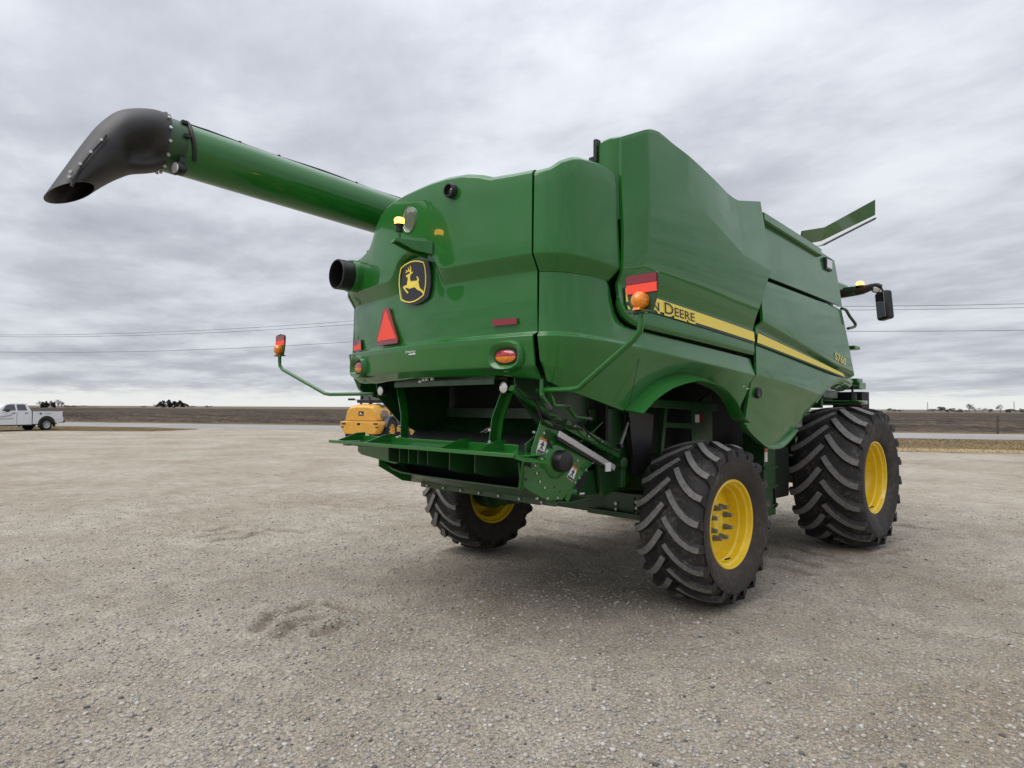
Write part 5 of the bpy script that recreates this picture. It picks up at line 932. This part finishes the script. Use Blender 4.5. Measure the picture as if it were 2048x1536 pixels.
def pickup():
    rp_ = onZ(90, 860.3); rd = np.array([rp_[0]-CAMP[0], rp_[1]-CAMP[1]]); rd /= np.linalg.norm(rd); lf = np.array([-rd[1], rd[0]]); a = math.radians(36)
    fw = lf*math.cos(a)-rd*math.sin(a); hd = math.atan2(fw[1], fw[0]); lat = np.array([-fw[1], fw[0]])
    o0 = rp_[:2]-lat*.85                                # the near (left) rear tyre stands at that pixel
    R_ = empty('pickup_truck', (o0[0], o0[1], 0), hd); tag(R_, 'white crew cab pickup truck parked at the left edge on the grass', 'truck')
    HW = 1.0
    def side_loft(name, prof, ys, m, bevel=.02, par=R_):
        mb = MB(); rings = [[(x, y*k if abs(y) else y, z) for x, z in prof] for y, k in ys]; mb.ring_loft(rings, True, True); return mb.build(name, m, par, smooth=30, bevel=bevel)
    # bed and lower body with wheel openings
    arc = lambda cx, r, z0: [(cx+r*math.cos(t), .40+r*math.sin(t)) for t in np.linspace(math.pi, 0, 12)]
    bed = [(1.02, .46), (.56, .46)]+[(x, z) for x, z in reversed(arc(0, .50, 0)) if z > .46]+[(-.52, .46), (-1.22, .58), (-1.25, 1.0), (-1.24, 1.36), (1.02, 1.36)]
    cabp = [(1.05, .42), (3.32, .42)]+[(x, z) for x, z in arc(3.85, .50, 0) if z > .42]+[(4.36, .5), (4.80, .55), (4.82, .95), (4.70, 1.16), (3.55, 1.30), (1.05, 1.36)]
    for nm, pr in (('bed', bed), ('lower_body', cabp)):
        mb = MB()
        P = [Vector((x, 0, z)) for x, z in pr]
        for s in (1, -1):
            mb.prism([Vector((x, s*(HW-.02*(z > 1.2)), z)) for x, z in pr], (0, -s*.09, 0))
        xs = [p[0] for p in pr]; mb.box(((min(xs)+max(xs))/2, 0, .75), (max(xs)-min(xs)-.02, 1.5, .5))
        if nm == 'bed': mb.box((-1.22, 0, 1.0), (.06, 1.96, .68)); mb.box((.98, 0, 1.0), (.05, 1.9, .68))
        else: mb.box((4.2, 0, .98), (1.1, 1.8, .36)); mb.box((2.2, 0, .9), (2.2, 1.82, .7))
        mb.build(nm, TW, R_, smooth=30, bevel=.012)
    # cab greenhouse
    gh = [(1.08, 1.36), (3.48, 1.31), (2.72, 1.86), (2.4, 1.915), (1.55, 1.92), (1.30, 1.87)]
    mb = MB(); mb.ring_loft([[(x, y*(1-.16*(z > 1.6)), z) for x, z in gh] for y in (-.97, .97)], True, True); G = mb.build('cab', TW, R_, smooth=30, bevel=.02)
    yy = lambda z, s: s*(.975-.16*.97*(z-1.36)/.5*.98+.006)
    for s in (1, -1):
        for w_ in ([(1.36, 1.42), (2.02, 1.42), (2.02, 1.82), (1.98, 1.84), (1.46, 1.84)], [(2.14, 1.42), (3.05, 1.40), (2.72, 1.76), (2.52, 1.83), (2.16, 1.84)]):
            mb = MB(); mb.prism([(x, yy(z, s), z) for x, z in w_], (0, -.03*s, 0)); mb.build('window', GLASS, G)
    mb = MB(); mb.add([(1.085, -.75, 1.45), (1.085, .75, 1.45), (1.265, .65, 1.82), (1.265, -.65, 1.82)], [(0, 1, 2, 3)]); mb.build('rear_window', GLASS, G, recalc=False)
    for s in (1, -1):
        # trim lines, handles, flares, sills
        mb = MB(); mb.box((1.035, s*.985, .92), (.03, .05, .92)); mb.build('panel_gap', TBLK, R_)
        for x in (1.45, 2.30): mb = MB(); mb.box((x, s*1.005, 1.24), (.22, .035, .045)); mb.build('door_handle', TBLK, R_, bevel=.01)
        mb = MB(); mb.box((2.08, s*1.0, .88), (.012, .012, .86)); mb.build('door_gap', TBLK, R_)
        for cx in (0, 3.85):
            mb = MB(); n = 16; rings = []
            for t in np.linspace(math.radians(195), math.radians(-15), n): c_, s_ = math.cos(t), math.sin(t); rings.append([(cx+c_*r*(1 if abs(c_) < .7 else 1), y, .40+s_*r) for r, y in ((.50, s*.90), (.50, s*1.05), (.62, s*1.045), (.64, s*.99))])
            mb.ring_loft(rings, True, True); mb.build('wheel_flare', TBLK, R_)
            small_wheel(R_, cx, s*.86, .415, .29, .26, ALLOY, TBLK, s)
        mb = MB(); mb.box((2.1, s*.98, .40), (2.3, .10, .08)); mb.build('side_step', TBLK, R_, bevel=.01)
        mb = MB(); mb.box((-1.215, s*.965, 1.13), (.09, .09, .40)); mb.build('tail_light', TAILR, R_, bevel=.015)
    mb = MB(); mb.box((-.1, 0, 1.375), (2.3, 1.96, .03)); mb.build('bed_rail_cap', TBLK, R_)
    mb = MB(); mb.box((-1.32, 0, .60), (.16, 1.9, .16)); mb.box((-1.36, 0, .52), (.2, .5, .06)); mb.build('rear_bumper', TBLK, R_, bevel=.02)
    mb = MB(); mb.box((4.86, 0, .62), (.14, 1.9, .25)); mb.build('front_bumper', TBLK, R_, bevel=.03)
    mb = MB(); mb.box((1.7, 0, .50), (5.5, 1.2, .22)); mb.build('frame', TBLK, R_)
    for s in (1, -1): mb = MB(); mb.box((2.75, s*1.10, 1.42), (.12, .2, .18)); mb.build('wing_mirror', TBLK, R_, bevel=.02)
    # lettering and marks on the near side
    GM = mat('logo_green', (.05, .16, .09), .5); GG = mat('logo_grey', (.30, .34, .33), .5); s = 1
    mb = MB(); mb.prism([(.52, 1.008, 1.26), (.38, 1.008, 1.26), (.36, 1.008, 1.16), (.42, 1.008, 1.12), (.5, 1.008, 1.14), (.54, 1.008, 1.2)], (0, .004, 0)); mb.build('bed_logo', GM, R_)
    mb = MB(); mb.box((-.05, 1.010, 1.20), (.5, .004, .035)); mb.build('bed_lettering', GG, R_)
    mb = MB(); mb.prism([(2.35, 1.012, 1.20), (2.6, 1.012, 1.10), (3.1, 1.012, 1.03), (3.4, 1.012, .93), (3.0, 1.012, .98), (2.6, 1.012, 1.03), (2.42, 1.012, 1.10)], (0, .004, 0)); mb.build('door_logo', GG, R_)
    mb = MB(); mb.box((2.85, 1.012, .86), (1.1, .004, .05)); mb.build('door_lettering', GG, R_)
pickup()
# ================================================================== WHEEL LOADER (local x forward, rear faces the camera)
LY = mat('loader_yellow', (.72, .37, .045), .4, coat=.3, var=.12, vs=4); LGREY = mat('loader_grey', (.06, .065, .075), .5); LB = mat('loader_black', (.012, .012, .013), .5); LWIN = mat('loader_grille', (.16, .11, .035), .35, coat=.4)
def loader():
    rp_ = onZ(773, 885); rd = np.array([rp_[0]-CAMP[0], rp_[1]-CAMP[1]]); rd /= np.linalg.norm(rd); a = math.radians(25)
    fw = np.array([rd[0]*math.cos(a)+rd[1]*math.sin(a), -rd[0]*math.sin(a)+rd[1]*math.cos(a)]); hd = math.atan2(fw[1], fw[0]); lat = np.array([-fw[1], fw[0]])
    o0 = rp_[:2]+lat*.86
    R_ = empty('wheel_loader', (o0[0], o0[1], 0), hd); R_.scale = (1.07, 1.07, 1.07); tag(R_, 'yellow wheel loader parked on the yard beyond the tailboard', 'loader')
    R, W = .575, .42
    for x in (0, 2.35):
        for s in (1, -1): small_wheel(R_, x, s*.88, R, W, .30, LY, LY, s, 6)
    # counterweight
    def loft(name, secs_, m, bevel=.03):
        mb = MB(); mb.ring_loft([[(x, y, z) for y, z in sec] for x, sec in secs_], True, True); return mb.build(name, m, R_, smooth=30, bevel=bevel)
    cw = [(-1.0, 1.00), (-1.02, .86), (-.80, .42), (.80, .42), (1.02, .86), (1.0, 1.00)]
    C_ = loft('counterweight', [(-1.15, [(y*.95, z) for y, z in cw]), (-1.0, cw), (-.35, cw), (-.30, [(y*.75, max(z, .5)) for y, z in cw])], LY)
    for s in (1, -1): mb = MB(); mb.box((-1.15, s*.80, .90), (.06, .20, .075)); mb.build('rear_lamp', mat('loader_lamp', (.12, .02, .01), .3), C_, bevel=.01); mb = MB(); mb.box((-1.14, s*.86, .74), (.05, .14, .05)); mb.build('tow_slot', LB, C_)
    mb = MB(); mb.box((-1.13, .05, .88), (.05, .15, .12)); mb.build('hitch', LB, C_, bevel=.01)
    hd_ = [(-.80, 1.02), (-.84, 1.08), (-.78, 1.50), (-.62, 1.72), (-.3, 1.80), (.3, 1.80), (.62, 1.72), (.78, 1.50), (.84, 1.08), (.80, 1.02)]
    H_ = loft('engine_hood', [(-1.02, [(y*.92, 1.02+(z-1.02)*.82) for y, z in hd_]), (-.85, [(y*.98, 1.02+(z-1.02)*.95) for y, z in hd_]), (-.3, hd_), (.55, hd_), (.75, [(y*.98, 1.02+(z-1.02)*.97) for y, z in hd_])], LY, .04)
    for s in (1, -1):
        mb = MB(); mb.prism([(-.62, s*.845, 1.14), (.16, s*.845, 1.14), (.10, s*.80, 1.48), (-.50, s*.80, 1.52), (-.66, s*.825, 1.30)], (0, s*.018, 0)); mb.build('side_grille', LWIN, H_)
        mb = MB(); mb.lathe([(-.02, .07), (.02, .07), (.02, 0)], (.45, s*.815, 1.36), (0, s, 0), 16); mb.build('side_cap', LB, H_)
        mb = MB(); mb.ring_loft([[(math.cos(t)*r, s*y, R+math.sin(t)*r) for r, y in ((.62, .66), (.62, 1.1), (.68, 1.1), (.70, .66))] for t in np.linspace(math.radians(165), math.radians(15), 14)], True, True); mb.build('fender', LGREY, R_)
        mb = MB(); mb.ring_loft([[(2.35+math.cos(t)*r, s*y, R+math.sin(t)*r) for r, y in ((.62, .70), (.62, 1.1), (.66, 1.1), (.67, .70))] for t in np.linspace(math.radians(165), math.radians(60), 10)], True, True); mb.build('fender', LGREY, R_)
    mb = MB(); mb.prism([(-1.025, y, z) for y, z in ((-.13, 1.26), (.13, 1.26), (.13, 1.46), (-.13, 1.46))], (.02, 0, 0)); o = mb.build('rear_emblem', LB, H_); mb = MB(); mb.prism([(-1.03, y, z) for y, z in ((.09, 1.31), (.05, 1.36), (.06, 1.40), (.03, 1.43), (.02, 1.38), (-.04, 1.36), (-.09, 1.29), (-.03, 1.33), (.03, 1.33))], (.004, 0, 0)); mb.build('emblem_mark', WHITE, H_)
    mb = MB(); mb.prism([(-.35, -.78, 1.735), (.25, -.78, 1.745), (.25, -.42, 1.815), (-.35, -.42, 1.81)], (0, 0, .012)); mb.build('number_decal', LB, H_); mb = MB(); mb.prism([(-.22, -.70, 1.765), (.0, -.70, 1.77), (.0, -.50, 1.815), (-.22, -.50, 1.81)], (0, 0, .012)); mb.build('decal_mark', WHITE, H_)
    mb = MB(); mb.cyl((-.45, -.15, 1.78), (-.45, -.15, 2.0), .05, n=14); mb.tube([(-.45, -.15, 1.98), (-.45, -.13, 2.1), (-.5, -.13, 2.3)], .04, 10); mb.build('exhaust_stack', LB, R_)
    mb = MB(); mb.box((-.05, .05, 1.93), (.5, 1.1, .16)); mb.build('cab_base', LB, R_, bevel=.03)
    for s in (1, -1):
        for x0, x1 in ((.25, .32), (1.35, 1.25)): mb = MB(); mb.bar((x0, s*.66, 1.70), (x1, s*.62, 2.95), .09, .09, up=(0, 1, 0)); mb.build('cab_post', LB, R_)
        mb = MB(); mb.prism([(.30, s*.64, 1.85), (1.30, s*.64, 1.85), (1.22, s*.61, 2.9), (.34, s*.61, 2.9)], (0, s*.012, 0)); mb.build('cab_window', GLASS, R_)
        mb = MB(); mb.box((-.1, s*.98+(.0 if s > 0 else 0), 2.02), (.08, .34, .10)); mb.build('mirror', LB, R_, bevel=.02); mb = MB(); mb.bar((.3, s*.6, 1.98), (-.1, s*.98, 2.0), .03, .03); mb.build('mirror_arm', LB, R_)
    mb = MB(); mb.box((.3, 0, 2.38), (.02, 1.2, .95)); mb.build('rear_window', GLASS, R_)
    mb = MB(); mb.box((.78, 0, 3.02), (1.3, 1.45, .14)); mb.build('cab_roof', LY, R_, bevel=.04)
    mb = MB(); mb.box((.85, 0, 1.25), (1.1, 1.3, .9)); mb.build('cab_floor', LB, R_, bevel=.03)
    mb = MB(); mb.box((1.0, 0, .72), (2.6, .7, .4)); mb.build('frame', LY, R_, bevel=.03); mb = MB(); mb.box((1.9, 0, 1.0), (.9, .8, .7)); mb.build('front_frame', LY, R_, bevel=.03)
    mb = MB(); mb.box((1.1, -.78, .62), (.5, .34, .30)); mb.build('step_box', LY, R_, bevel=.02); mb = MB(); mb.box((1.2, -.83, .88), (.5, .25, .10)); mb.build('step_plate', LB, R_)
    for s in (1, -1): mb = MB(); mb.bar((1.7, s*.4, 1.5), (3.2, s*.4, .75), .12, .3); mb.build('lift_arm', LY, R_, bevel=.02)
    mb = MB(); pr = [(3.05, .15), (3.9, .12), (3.9, .17), (3.2, .22), (3.12, .55), (3.2, .95), (3.35, 1.05), (3.3, 1.1), (3.1, .98), (3.0, .5)]; mb.ring_loft([[(x, y, z) for x, z in pr] for y in (-1.1, 1.1)], True, True); mb.build('bucket', LGREY, R_, bevel=.01)
loader()
